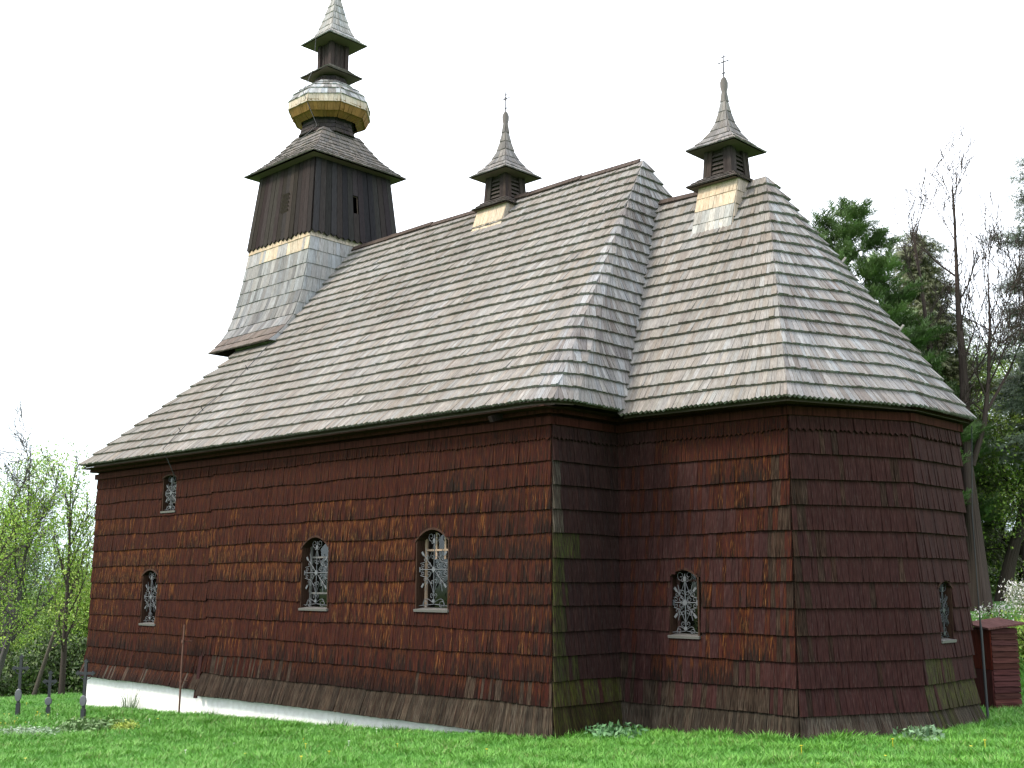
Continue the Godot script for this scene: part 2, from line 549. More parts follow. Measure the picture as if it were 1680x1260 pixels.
func paint_end(f: float, i: int, p: Vector3) -> Array:
	var q := rng.randf()
	if i == 0: return ["moss", tint(Color(0.75, 0.75, 0.62) if f < 0.25 or q < 0.3 else Color(0.55, 0.52, 0.45), 0.25)]
	if i == 1: return ["moss" if q < 0.8 else "plum", tint(Color(1.7, 1.75, 0.9) if q < 0.5 else Color(1.1, 1.15, 0.8), 0.3)]
	var reach := 0.42 + 0.25 * noi2.get_noise_1d(i * 40.0)
	if i < 8 and q < 0.85 - pow(f / reach, 2.0):
		return ["moss", tint(Color(0.85, 0.9, 0.95) if f > 0.06 else Color(1.2, 1.3, 1.3), 0.3)]
	if f < 0.12 and i < 11: return ["grey", tint(Color(1.0, 1.02, 1.05), 0.2)]
	return ["plum", tint(Color(0.78, 0.98, 1.02), 0.10)]

func build_walls() -> void:
	var s2 := 0.7071
	# corners in plan
	var A := Vector2(-11.9, 0)
	var S := Vector2(-7.75, 0)
	var B := Vector2(0, 0)
	var I := Vector2(0, -1.31)
	var Cc := Vector2(2.60, -1.31)
	var D := Vector2(3.38, -2.79)
	var E := Vector2(3.38, -4.20)
	var C2 := Vector2(2.7, -5.25)
	var dCD := (D - Cc).normalized()
	var nCD := Vector2(-dCD.y, dCD.x)
	var mC := (Vector2(0, 1) + nCD).normalized()
	mC = mC / mC.dot(nCD)
	var mD := (Vector2(1, 0) + nCD).normalized()
	mD = mD / mD.dot(nCD)
	var ys := wall_levels(0.0, -0.36)
	var yw := wall_levels(-0.03, -0.28)
	var hn := hole_dicts(HOLES_NAVE.slice(2), S.x)
	var hw := hole_dicts(HOLES_NAVE.slice(0, 2), A.x)
	var hc := hole_dicts([[0.84, 1.30, 0.85, 1.55, 0.11]], 0.0)
	var he := hole_dicts([[0.51, 0.91, 0.81, 1.44, 0.09]], 0.0)
	shingle_face(wall_list, wall_edge(A, Vector2(-0.6, 1), yw), wall_edge(S, Vector2(0, 1), yw), 0.052, 0.032, paint_nave, hw, -1, 0.016, 0.3, 0.4, 0.004, 0.0, 0.004)
	shingle_face(wall_list, wall_edge(S, Vector2(0, 1), ys), wall_edge(B, Vector2(1, 1), ys), 0.052, 0.034, paint_nave, hn, 12, 0.018, 0.3, 0.4, 0.004, 0.0, 0.004)
	shingle_face(wall_list, wall_edge(B, Vector2(1, 1), ys), wall_edge(I, Vector2(1, 1), ys), 0.066, 0.034, paint_end, [], 12, 0.008, 0.3, 0.25, 0.002, 0.0, 0.016)
	shingle_face(wall_list, wall_edge(I, Vector2(1, 1), ys), wall_edge(Cc, mC, ys), 0.060, 0.034, paint_chancel, hc, 12, 0.014, 0.3, 0.35, 0.003, 0.0, 0.010)
	shingle_face(wall_list, wall_edge(Cc, mC, ys), wall_edge(D, mD, ys), 0.070, 0.036, paint_apse, [], 12, 0.008, 0.3, 0.25, 0.002, 0.0, 0.016)
	shingle_face(wall_list, wall_edge(D, mD, ys), wall_edge(E, Vector2(1, -0.6), ys), 0.070, 0.036, paint_east, he, 12, 0.008, 0.3, 0.25, 0.002, 0.0, 0.016)
	shingle_face(wall_list, wall_edge(E, Vector2(1, -0.6), ys), wall_edge(C2, Vector2(0.7, -0.9), ys), 0.070, 0.036, paint_east, [], 12, 0.008, 0.3, 0.25, 0.002, 0.0, 0.016)
	# loose boards over the seam of the two halves of the wall
	var core := Buf.new()
	wall_core(core, A, B, -0.24, WALL_TOP + 0.05, hole_dicts(HOLES_NAVE, A.x))
	wall_core(core, B, I, -0.24, WALL_TOP + 0.05, [])
	wall_core(core, I, Cc, -0.24, WALL_TOP + 0.05, hc)
	wall_core(core, Cc, D, -0.24, WALL_TOP + 0.05, [])
	wall_core(core, D, E, -0.24, WALL_TOP + 0.05, he)
	wall_core(core, E, C2, -0.24, WALL_TOP + 0.05, [])
	wall_core(core, C2, Vector2(0, -5.25), -0.24, WALL_TOP + 0.05, [])
	wall_core(core, Vector2(0, -5.25), Vector2(0, -6.5), -0.24, WALL_TOP + 0.05, [])
	wall_core(core, Vector2(0, -6.5), Vector2(-11.9, -6.5), -0.24, WALL_TOP + 0.05, [])
	wall_core(core, Vector2(-11.9, -6.5), A, -1.2, WALL_TOP + 0.05, [])
	var wall := part("wall", core.mesh(), M.core, church)
	commit_shingles(wall_list, "wall_shingles", wall, church, 300, "dark red weathered wall shingles in overlapping courses")
	# plinth
	var pb := Buf.new()
	pb.box(Vector3(-6.0, -0.73, -0.20), Vector3(5.93, 0, 0), Vector3(0, 0.47, 0), Vector3(0, 0, 0.225))
	pb.box(Vector3(-11.72, -0.735, -3.2), Vector3(0.2, 0, 0), Vector3(0, 0.465, 0), Vector3(0, 0, 2.75))
	var pl := part("plinth", pb.mesh(), M.plaster, church)
	pl.set_meta("label", "whitewashed plinth")
	# cornice boards under the eaves
	var cb := Buf.new()
	var poly := [A, B, I, Cc, D, E, C2]
	for i in poly.size() - 1:
		var a: Vector2 = poly[i]
		var b: Vector2 = poly[i + 1]
		var d := (b - a).normalized()
		var n := Vector2(-d.y, d.x)
		for k in [[0.09, 3.50, 0.10], [0.17, 3.61, 0.05]]:
			var h: float = k[0]
			var ex := h * 0.7
			if i == 1: ex = 0.0
			var a2 := a - d * ex
			var b2 := b + d * (ex if i != 1 else -0.02)
			if i == 2: a2 = a + d * 0.02
			var mid := (a2 + b2) * 0.5 + n * (h * 0.5)
			cb.box(Vector3(mid.x, k[1] + i * 0.0023, mid.y), Vector3(d.x, 0, d.y) * (b2 - a2).length() * 0.5, Vector3(0, k[2] * 0.5, 0), Vector3(n.x, 0, n.y) * (h * 0.5), Color(0.048, 0.017, 0.0135), Vector2(i * 0.3, 0), 0.5)
	part("cornice", cb.mesh(), M.cornice, church)
	var bk := Buf.new()
	bk.box(Vector3(-0.72, 3.585, 0.27), Vector3(0.03, 0, 0), Vector3(0, 0.035, 0.02), Vector3(0, -0.03, 0.10), Color(0.03, 0.022, 0.02), Vector2.ZERO, 1.0)
	part("bracket", bk.mesh(), M.plank, church)
	# seam boards hanging at the joint between the porch wall and the nave wall
	for k in 1:
		var sb := Buf.new()
		sb.box(Vector3.ZERO, Vector3(0.045, 0, 0), Vector3(0, 0.40 - 0.04 * k, 0.0), Vector3(0, -0.002, 0.012), Color(0.034, 0.015, 0.012), Vector2(k * 0.3, 0.2), 2.0)
		var o := part("seam_board", sb.mesh(), M.plank, church, Vector3(-7.83 + k * 0.10, -0.02 + 0.03 * k, 0.092))
		o.rotation = Vector3(-0.13, 0, 0.02 - 0.03 * k)

func paint_roof(f: float, i: int, p: Vector3) -> Array:
	var q := rng.randf() + 0.7 * noi2.get_noise_2d(p.x * 1.2, p.y * 1.6 + p.z)
	var c := Color(0.240, 0.225, 0.209)
	if q > 1.0: c = Color(0.300, 0.288, 0.275)
	elif q > 0.7: c = Color(0.264, 0.249, 0.233)
	elif q < 0.0: c = Color(0.198, 0.178, 0.160)
	elif q < 0.3: c = Color(0.222, 0.203, 0.184)
	return ["roof", tint(c, 0.07)]

func paint_hip(f: float, i: int, p: Vector3) -> Array:
	var q := rng.randf() + 0.6 * noi2.get_noise_2d(p.x * 3.0 + p.z, p.y * 2.0)
	var c := Color(0.240, 0.228, 0.224)
	if q > 0.9: c = Color(0.33, 0.33, 0.335)
	elif q > 0.6: c = Color(0.275, 0.268, 0.268)
	elif q < 0.1: c = Color(0.19, 0.172, 0.166)
	return ["roof", tint(c, 0.09)]

const NY0 := 3.70
const NY1 := 8.09
const CY0 := 3.63
const CY1 := 7.28
func nz(y: float) -> float: return 0.42 - (y - NY0) * (3.67 / (NY1 - NY0))
func nxe(y: float) -> float: return 0.42 - (y - NY0) * (1.37 / (NY1 - NY0))
func nxw(y: float) -> float:
	return lerpf(-11.92, -9.50, (y - NY0) / 1.9) if y < NY0 + 1.9 else lerpf(-9.50, -9.2, (y - NY0 - 1.9) / (NY1 - NY0 - 1.9))
func cz(y: float) -> float: return -0.89 - (y - CY0) * (2.36 / (CY1 - CY0))
func chamfer(y: float) -> float: return 0.40 * clampf(1.0 - (y - NY0) / 3.4, 0, 1)

func build_roof() -> void:
	var nl := []
	var nr := []
	var q1 := []
	var q2 := []
	var er := []
	var N := 24
	for i in N + 1:
		var y := lerpf(NY0, NY1, float(i) / N)
		var c := chamfer(y)
		var x := nxe(y)
		var z := nz(y)
		nl.append(Vector3(nxw(y), y, z))
		nr.append(Vector3(x - c, y, z))
		q1.append(Vector3(x - 0.3 * c, y, z - 0.3 * c))
		q2.append(Vector3(x, y, z - c))
		er.append(Vector3(x, y, minf(cz(y) - 0.05, z - c) if y < 7.1 else 2.0 * ZC - z))
	var deck := Buf.new()
	shingle_face(roof_list, nl, nr, 0.060, 0.036, paint_roof, [], 0, 0.016, 0.3, 0.4, 0.0028, 0.018, 0.019)
	shingle_face(roof_list, nr, q1, 0.060, 0.036, paint_hip, [], 0, 0.010, 0.3, 0.4, 0.0028, 0.012, 0.019)
	shingle_face(roof_list, q1, q2, 0.060, 0.036, paint_hip, [], 0, 0.010, 0.3, 0.4, 0.0028, 0.012, 0.019)
	shingle_face(roof_list, q2, er, 0.060, 0.036, paint_hip, [], 0, 0.012, 0.3, 0.4, 0.0028, 0.018, 0.019)
	for e in [[nl, nr], [nr, q1], [q1, q2], [q2, er]]:
		under_sheet(deck, e[0], e[1], 0.010)
		under_sheet(deck, e[0], e[1], 0.07)
	# chancel and apse
	var vl := []
	var hC := []
	var hD := []
	var hE := []
	var K := 20
	var eC := Vector3(2.853, CY0 - 0.02, -0.89)
	var eD := Vector3(3.61, CY0 - 0.02, -2.72)
	var eE := Vector3(3.61, CY0 - 0.02, -4.30)
	var eF := Vector3(2.9, CY0 - 0.02, -5.5)
	var apex := Vector3(1.25, CY1, ZC)
	for i in K + 1:
		var t := float(i) / K
		var y := lerpf(CY0, CY1, t)
		vl.append(Vector3(nxe(y) - 0.03, y, cz(y)))
		hC.append(eC.lerp(apex, t))
		hD.append(eD.lerp(apex + Vector3(0.02, -0.02, -0.01), t))
		hE.append(eE.lerp(apex + Vector3(0.02, -0.04, -0.05), t))
	shingle_face(roof_list, vl, hC, 0.062, 0.036, paint_roof, [], 0, 0.016, 0.3, 0.4, 0.0028, 0.018, 0.019)
	shingle_face(roof_list, hC, hD, 0.066, 0.036, paint_hip, [], 0, 0.012, 0.3, 0.4, 0.0028, 0.018, 0.019)
	shingle_face(roof_list, hD, hE, 0.066, 0.036, paint_hip, [], 0, 0.012, 0.3, 0.4, 0.0028, 0.018, 0.019)
	for e in [[vl, hC], [hC, hD], [hD, hE]]:
		under_sheet(deck, e[0], e[1], 0.010)
		under_sheet(deck, e[0], e[1], 0.07)
	# slopes turned away from the photograph, boarded only
	var nb := Vector3(-11.92, NY0, -6.92)
	var ne := Vector3(0.42, NY0, -6.92)
	var rw := Vector3(-9.2, NY1 - 0.01, ZC)
	var re := Vector3(-0.95, NY1 - 0.01, ZC)
	deck.quad(ne, nb, rw, re)
	deck.quad(nb, nl[0], nl[10], rw)
	deck.tri(nl[10], nl[24], rw)
	deck.tri(Vector3(0.36, NY0, ZC), ne, re + Vector3(-0.06, -0.06, 0))
	var cy := Vector3(0.0, CY0, -5.6)
	var rc := Vector3(-0.8, CY1 - 0.02, ZC)
	var ap := apex + Vector3(0, -0.03, -0.02)
	deck.quad(eF, cy, rc, ap)
	deck.tri(eE, eF, ap)
	var roof := part("roof", deck.mesh(), M.under, church)
	# soffit boards closing wall to eave
	var sb := Buf.new()
	var y := 3.645
	sb.box(Vector3(-5.9, y, 0.16), Vector3(6.1, 0, 0), Vector3(0, 0.008, 0), Vector3(0, 0, 0.2), Color(0.055, 0.030, 0.024), Vector2.ZERO, 0.6)
	sb.quad(Vector3(0.0, y - 0.006, 0.36), Vector3(0.34, y - 0.006, 0.1), Vector3(0.34, y - 0.006, -1.2), Vector3(0.0, y - 0.006, -1.2), Color(0.055, 0.030, 0.024))
	sb.quad(Vector3(0.0, y - 0.03, -0.98), Vector3(2.74, y - 0.06, -0.98), Vector3(2.5, y - 0.06, -1.4), Vector3(0.0, y - 0.03, -1.4), Color(0.055, 0.030, 0.024))
	sb.quad(Vector3(2.74, y - 0.06, -0.98), Vector3(3.58, y - 0.06, -2.74), Vector3(3.3, y - 0.06, -2.9), Vector3(2.5, y - 0.06, -1.4), Color(0.055, 0.030, 0.024))
	sb.quad(Vector3(3.58, y - 0.06, -2.74), Vector3(3.58, y - 0.06, -4.3), Vector3(3.2, y - 0.06, -4.3), Vector3(3.2, y - 0.06, -2.8), Color(0.055, 0.030, 0.024))
	part("soffit", sb.mesh(), M.cornice, church)
	commit_shingles(roof_list, "roof_shingles", roof, church, 300, "weathered grey roof shingles in overlapping courses")
	for q in [0.38, 0.66]:
		var pin := Buf.new()
		var pp: Vector3 = hE[0].lerp(hE[20], 1.0 - q) + Vector3(0.02, 0.03, 0.05)
		pin.box(Vector3.ZERO, Vector3(0.05, 0.075, -0.03), Vector3(-0.012, 0.008, 0), Vector3(0, 0, 0.012), Color(0.26, 0.26, 0.26), Vector2.ZERO, 1.0)
		part("roof_peg", pin.mesh(), M.plank, church, pp)
	# ridge boards
	var rb := Buf.new()
	var p0 := Vector3(-8.2, NY1 + 0.02, ZC + 0.015)
	for k in 6:
		var xa := -8.3 + k * 1.22
		var dd := rng.randf_range(-0.012, 0.012)
		rb.box(Vector3(xa + 0.61, NY1 + 0.0 + dd, ZC + 0.055), Vector3(0.605, dd * 0.5, 0), Vector3(0, 0.045, -0.036), Vector3(0, 0.009, 0.011), Color(0.075, 0.062, 0.052), Vector2(k * 0.3, 0), 0.7)
	part("ridge_board", rb.mesh(), M.plank, church)
	var rb2 := Buf.new()
	rb2.box(Vector3(0.0, CY1 + 0.005, ZC + 0.04), Vector3(0.62, -0.02, 0), Vector3(0, 0.04, -0.028), Vector3(0, 0.008, 0.011), Color(0.075, 0.062, 0.052), Vector2(0.3, 0), 0.7)
	part("ridge_board", rb2.mesh(), M.plank, church)

# faces of a regular ring stack; rings = [[y, half or radius, centre x], ...]
func ring_faces(list: Array, rings: Array, sides: int, rot: float, n: int, width: float, thick: float, paint: Callable, deck: Buf, cz0 := ZC, wave := 0.006) -> void:
	var polys := []
	var k := 1.0 if sides != 4 else sqrt(2.0)
	for s in sides:
		var a := rot + TAU * s / sides
		var pl := []
		for r in rings: pl.append(Vector3(r[2] + cos(a) * r[1] * k, r[0], cz0 - sin(a) * r[1] * k))
		polys.append(pl if n == 0 else edge(pl, n))
	for s in sides:
		var L: Array = polys[s]
		var R: Array = polys[(s + 1) % sides]
		shingle_face(list, L, R, width, thick, paint, [], -1, wave)
		under_sheet(deck, L, R, 0.004)

func plank_face(parent: Node, p: Array, count: int, col: Color, gap_at := -1, gap := Vector2.ZERO) -> void:
	# p = [bottom left, bottom right, top right, top left]; each plank a mesh of its own, pointed at the foot
	var n: Vector3 = (p[1] - p[0]).cross(p[3] - p[0]).normalized()
	for i in count:
		var f0 := (i + 0.03) / count
		var f1 := (i + 0.97) / count
		var drop := rng.randf_range(-0.015, 0.02)
		var up: Vector3 = (p[3] - p[0]).normalized()
		var segs := [Vector2(0, 1)]
		if i == gap_at: segs = [Vector2(0, gap.x), Vector2(gap.y, 1)]
		for sg in segs:
			var bl: Vector3 = p[0].lerp(p[1], f0)
			var br: Vector3 = p[0].lerp(p[1], f1)
			var tr: Vector3 = p[3].lerp(p[2], f1)
			var tl: Vector3 = p[3].lerp(p[2], f0)
			var a := bl.lerp(tl, sg.x) - up * drop
			var b := br.lerp(tr, sg.x) - up * drop
			var c := br.lerp(tr, sg.y)
			var d := bl.lerp(tl, sg.y)
			var buf := Buf.new()
			var th := 0.022 + rng.randf_range(0, 0.012)
			var tw := rng.randf_range(-0.006, 0.006)
			var rec := ["plank", a, b, c, d, n, th + tw, th - tw, tint(col, 0.3), Vector2(rng.randf(), rng.randf()), sg.x == 0.0]
			var o := (a + c) * 0.5
			# keep plank thickness to the top
			var na := n * th
			shingle(buf, rec, o)
			buf.quad(a - o + na, b - o + na, c - o + na, d - o + na, rec[8], rec[9], 2.0)
			buf.quad(b - o + na, b - o, c - o, c - o + na, rec[8], rec[9], 2.0)
			buf.quad(a - o, a - o + na, d - o + na, d - o, rec[8], rec[9], 2.0)
			part("plank", buf.mesh(M.plank), null, parent, o)

func pale_wood(_f: float, i: int, p: Vector3) -> Array:
	return ["roof", tint(Color(0.62, 0.45, 0.27), 0.15)]

func silver(_f: float, i: int, p: Vector3) -> Array:
	return ["roof", tint(Color(0.34, 0.335, 0.33), 0.2)]

func roof_dark(_f: float, i: int, p: Vector3) -> Array:
	return ["roof", tint(Color(0.17, 0.155, 0.145), 0.25)]

func build_tower() -> void:
	var tw := Node3D.new()
	tw.name = "bell_tower"
	church.add_child(tw)
	tw.set_meta("label", "square bell tower with dark plank belfry, shingled base and octagonal bulb")
	var list := []
	var deck := Buf.new()
	var xt := -9.28
	# shingled base: rings of [y, east half, west half, south half]
	var br := [[5.91, 1.14, 0.92, 2.02], [6.19, 1.10, 1.08, 1.68], [6.55, 1.08, 1.16, 1.42], [7.05, 1.07, 1.17, 1.26], [7.65, 1.06, 1.12, 1.15], [8.42, 1.04, 1.05, 1.06]]
	var se := []
	var sw := []
	var ne := []
	var nw := []
	for r in br:
		se.append(Vector3(xt + r[1], r[0], ZC + r[3]))
		sw.append(Vector3(xt - r[2], r[0], ZC + r[3]))
		ne.append(Vector3(xt + r[1], r[0], ZC - r[3]))
		nw.append(Vector3(xt - r[2], r[0], ZC - r[3]))
	var NB := 10
	var pe := edge(se, NB)
	var pw := edge(sw, NB)
	var pn := edge(ne, NB)
	var pm := edge(nw, NB)
	var paint_s := func(f: float, i: int, p: Vector3) -> Array:
		var q := rng.randf()
		if i >= 9: return ["roof", tint(Color(0.56, 0.44, 0.32), 0.10)]
		if i == 8: return ["roof", tint(Color(0.52, 0.43, 0.33) if q < 0.55 else Color(0.36, 0.35, 0.35), 0.15)]
		if i <= 1: return ["roof", tint(Color(0.15, 0.125, 0.11), 0.2)]
		return ["roof", tint((Color(0.24, 0.238, 0.24) if q < 0.7 else Color(0.165, 0.163, 0.165)) * (0.85 + 0.05 * i), 0.2)]
	var paint_e := func(f: float, i: int, p: Vector3) -> Array:
		if i >= 9: return ["roof", tint(Color(0.50, 0.44, 0.37), 0.10)]
		return ["roof", tint(Color(0.33, 0.335, 0.34), 0.12)]
	shingle_face(list, pw, pe, 0.10, 0.024, paint_s, [], -1, 0.01)
	shingle_face(list, pe, pn, 0.10, 0.024, paint_e, [], -1, 0.01)
	for e in [[pw, pe], [pe, pn], [pn, pm], [pm, pw]]: under_sheet(deck, e[0], e[1], 0.01)
	# belfry planks
	var b0 := 1.10
	var t0 := 0.945
	var yb := 8.26
	var yt := 9.86
	var corner := func(sx: float, sz: float, h: float, y: float) -> Vector3: return Vector3(xt + sx * h, y, ZC + sz * h)
	var faces := [[[-1, 1], [1, 1]], [[1, 1], [1, -1]], [[1, -1], [-1, -1]], [[-1, -1], [-1, 1]]]
	for k in 4:
		var a: Array = faces[k][0]
		var b: Array = faces[k][1]
		var quad := [corner.call(a[0], a[1], b0, yb), corner.call(b[0], b[1], b0, yb), corner.call(b[0], b[1], t0, yt), corner.call(a[0], a[1], t0, yt)]
		var inner := [corner.call(a[0], a[1], b0 - 0.02, yb), corner.call(b[0], b[1], b0 - 0.02, yb), corner.call(b[0], b[1], t0 - 0.02, yt), corner.call(a[0], a[1], t0 - 0.02, yt)]
		var at := func(u: float, v: float) -> Vector3: return inner[0].lerp(inner[1], u).lerp(inner[3].lerp(inner[2], u), v)
		if k == 1:
			var u0 := 7.05 / 15.0
			var u1 := 7.95 / 15.0
			deck.quad(at.call(0.0, 0.0), at.call(u0, 0.0), at.call(u0, 1.0), at.call(0.0, 1.0))
			deck.quad(at.call(u1, 0.0), at.call(1.0, 0.0), at.call(1.0, 1.0), at.call(u1, 1.0))
			deck.quad(at.call(u0, 0.0), at.call(u1, 0.0), at.call(u1, 0.37), at.call(u0, 0.37))
			deck.quad(at.call(u0, 0.59), at.call(u1, 0.59), at.call(u1, 1.0), at.call(u0, 1.0))
		else:
			deck.quad(inner[0], inner[1], inner[2], inner[3])
		plank_face(tw, quad, 15 if k < 2 else 9, Color(0.034, 0.028, 0.027) if k == 0 else Color(0.030, 0.028, 0.030), 7 if k == 1 else -1, Vector2(0.36, 0.60))
	deck.quad(corner.call(-1, 1, b0, yb + 0.03), corner.call(1, 1, b0, yb + 0.03), corner.call(1, -1, b0, yb + 0.03), corner.call(-1, -1, b0, yb + 0.03))
	# louvre on the south face: four slats
	for k in 5:
		var s := Buf.new()
		s.box(Vector3.ZERO, Vector3(0.12, 0, 0), Vector3(0, 0.035, 0.02), Vector3(0, -0.004, 0.008), Color(0.055, 0.045, 0.043), Vector2(k * 0.2, 0), 2.0)
		part("louvre_slat", s.mesh(), M.plank, tw, Vector3(xt + 0.12, 8.84 + k * 0.085, ZC + 1.10 - (8.84 + k * 0.085 - 8.26) * 0.097 + 0.035))
	part("tower_frame", deck.mesh(), M.under, tw)
	deck = Buf.new()
	# pyramid roof over the belfry
	var eave := [[9.84, 1.20, xt], [9.99, 1.02, xt], [10.22, 0.80, xt + 0.01], [10.47, 0.62, xt + 0.03], [10.72, 0.47, xt + 0.05]]
	ring_faces(list, eave, 4, -PI * 0.75, 9, 0.085, 0.028, roof_dark, deck)
	var sof := Buf.new()
	sof.quad(corner.call(-1, 1, 1.16, 9.82), corner.call(1, 1, 1.16, 9.82), corner.call(1, -1, 1.16, 9.82), corner.call(-1, -1, 1.16, 9.82))
	part("soffit", sof.mesh(), M.under, tw)
	part("roof_frame", deck.mesh(), M.under, tw)
	deck = Buf.new()
	# neck, bulb
	var dark_neck := func(_f: float, _i: int, _p: Vector3) -> Array: return ["plank", tint(Color(0.05, 0.045, 0.045), 0.2)]
	ring_faces(list, [[10.66, 0.62, xt + 0.05], [10.80, 0.56, xt + 0.05], [10.98, 0.52, xt + 0.06], [11.05, 0.56, xt + 0.06]], 8, PI / 8, 4, 0.10, 0.02, dark_neck, deck)
	var bulb_paint := func(_f: float, i: int, _p: Vector3) -> Array:
		if i <= 1: return ["roof", tint(Color(0.25, 0.145, 0.05), 0.14)]
		if i == 2: return ["roof", tint(Color(0.50, 0.44, 0.36), 0.14)]
		return ["roof", tint(Color(0.40, 0.41, 0.42) if rng.randf() < 0.7 else Color(0.22, 0.215, 0.21), 0.15)]
	var bx := xt + 0.08
	ring_faces(list, [[10.99, 0.60, bx], [11.06, 0.76, bx], [11.20, 0.86, bx], [11.36, 0.865, bx], [11.51, 0.79, bx], [11.64, 0.67, bx], [11.76, 0.50, bx], [11.88, 0.36, bx]], 8, PI / 8, 0, 0.085, 0.036, bulb_paint, deck)
	part("bulb_frame", deck.mesh(), M.under, tw)
	deck = Buf.new()
	# lower little roof, lantern, upper roof with spire
	var ux := xt + 0.10
	var sx := xt + 0.16
	ring_faces(list, [[12.04, 0.47, ux], [12.12, 0.36, ux], [12.24, 0.22, ux + 0.02]], 4, -PI * 0.75, 4, 0.07, 0.022, roof_dark, deck)
	ring_faces(list, [[11.82, 0.38, ux], [11.98, 0.33, ux]], 8, PI / 8, 2, 0.08, 0.016, dark_neck, deck)
	part("spire_frame", deck.mesh(), M.under, tw)
	deck = Buf.new()
	ring_faces(list, [[12.76, 0.50, sx], [12.86, 0.38, sx], [12.98, 0.285, sx], [13.2, 0.215, sx], [13.5, 0.14, sx + 0.01], [13.8, 0.075, sx + 0.02], [14.15, 0.045, sx + 0.02]], 4, -PI * 0.75, 9, 0.06, 0.022, silver, deck)
	var lan := Buf.new()
	lan.box(Vector3((ux + sx) * 0.5 + 0.01, 12.45, ZC), Vector3(0.19, 0, 0), Vector3(0, 0.36, 0), Vector3(0, 0, 0.19), Color(0.055, 0.047, 0.045))
	for s in [[-1, -1], [-1, 1], [1, -1], [1, 1]]:
		lan.box(Vector3((ux + sx) * 0.5 + 0.01 + s[0] * 0.19, 12.45, ZC + s[1] * 0.19), Vector3(0.045, 0, 0), Vector3(0, 0.36, 0), Vector3(0, 0, 0.045), Color(0.055, 0.047, 0.045), Vector2(0.1, 0.2), 2.0)
	for s in [-1, 1]:
		lan.box(Vector3((ux + sx) * 0.5 + 0.01 + s * 0.07, 12.45, ZC), Vector3(0.03, 0, 0), Vector3(0, 0.36, 0), Vector3(0, 0, 0.2), Color(0.05, 0.043, 0.042), Vector2(0.3, 0.2), 2.0)
		lan.box(Vector3((ux + sx) * 0.5 + 0.01, 12.45, ZC + s * 0.07), Vector3(0.2, 0, 0), Vector3(0, 0.352, 0), Vector3(0, 0, 0.03), Color(0.05, 0.043, 0.042), Vector2(0.5, 0.2), 2.0)
	part("lantern", lan.mesh(), M.plank, tw)
	var sq := Buf.new()
	for e in [[12.03, 0.45, ux], [12.75, 0.48, sx]]:
		var h: float = e[1]
		sq = Buf.new()
		sq.quad(Vector3(e[2] - h, e[0], ZC + h), Vector3(e[2] + h, e[0], ZC + h), Vector3(e[2] + h, e[0], ZC - h), Vector3(e[2] - h, e[0], ZC - h))
		part("soffit", sq.mesh(), M.under, tw)
	var fin := Buf.new()
	fin.tube([Vector3(sx + 0.02, 14.1, ZC), Vector3(sx + 0.02, 14.4, ZC), Vector3(sx + 0.02, 14.55, ZC), Vector3(sx + 0.02, 14.7, ZC)], [0.05, 0.04, 0.09, 0.03], 8)
	fin.tube([Vector3(sx + 0.02, 14.65, ZC), Vector3(sx + 0.02, 15.5, ZC)], [0.015, 0.012], 5)
	fin.tube([Vector3(sx - 0.2, 15.2, ZC), Vector3(sx + 0.24, 15.2, ZC)], [0.012, 0.012], 5)
	part("finial_cross", fin.mesh(), M.dark_iron, tw)
	part("spire_frame", deck.mesh(), M.under, tw)
	commit_shingles(list, "tower_shingles", tw, tw, 0, "grey and pale shingles of the tower base, bulb and roofs")
	# lightning wire from spire to eave
	var wire := Buf.new()
	var wp := [Vector3(sx + 0.1, 12.78, ZC + 0.55), Vector3(ux + 0.12, 12.06, ZC + 0.55), Vector3(bx + 0.25, 11.4, ZC + 0.88), Vector3(xt + 0.5, 10.7, ZC + 0.62), Vector3(xt - 0.1, 9.90, ZC + 1.24)]
	var rr := []
	for i in wp.size(): rr.append(0.008)
	wire.tube(wp, rr, 4)
	part("lightning_wire", wire.mesh(), M.dark_iron, tw)
	var wire2 := Buf.new()
	var yr := [5.9, 5.3, 4.9, 4.5, 4.1, 3.75]
	var xr := [-8.2, -8.25, -8.35, -8.6, -8.75, -8.8]
	var w2 := []
	rr = []
	for i in 6:
		w2.append(Vector3(xr[i], yr[i] + 0.04, nz(yr[i]) + 0.05))
		rr.append(0.008)
	w2.append(Vector3(-8.8, 3.3, 0.16))
	rr.append(0.008)
	wire2.tube(w2, rr, 4)
	for i in [1, 3, 4]:
		wire2.tube([w2[i] + Vector3(0, -0.08, -0.05), w2[i] + Vector3(0, 0.05, 0.04)], [0.01, 0.01], 4)
	part("lightning_wire", wire2.mesh(), M.dark_iron, church)

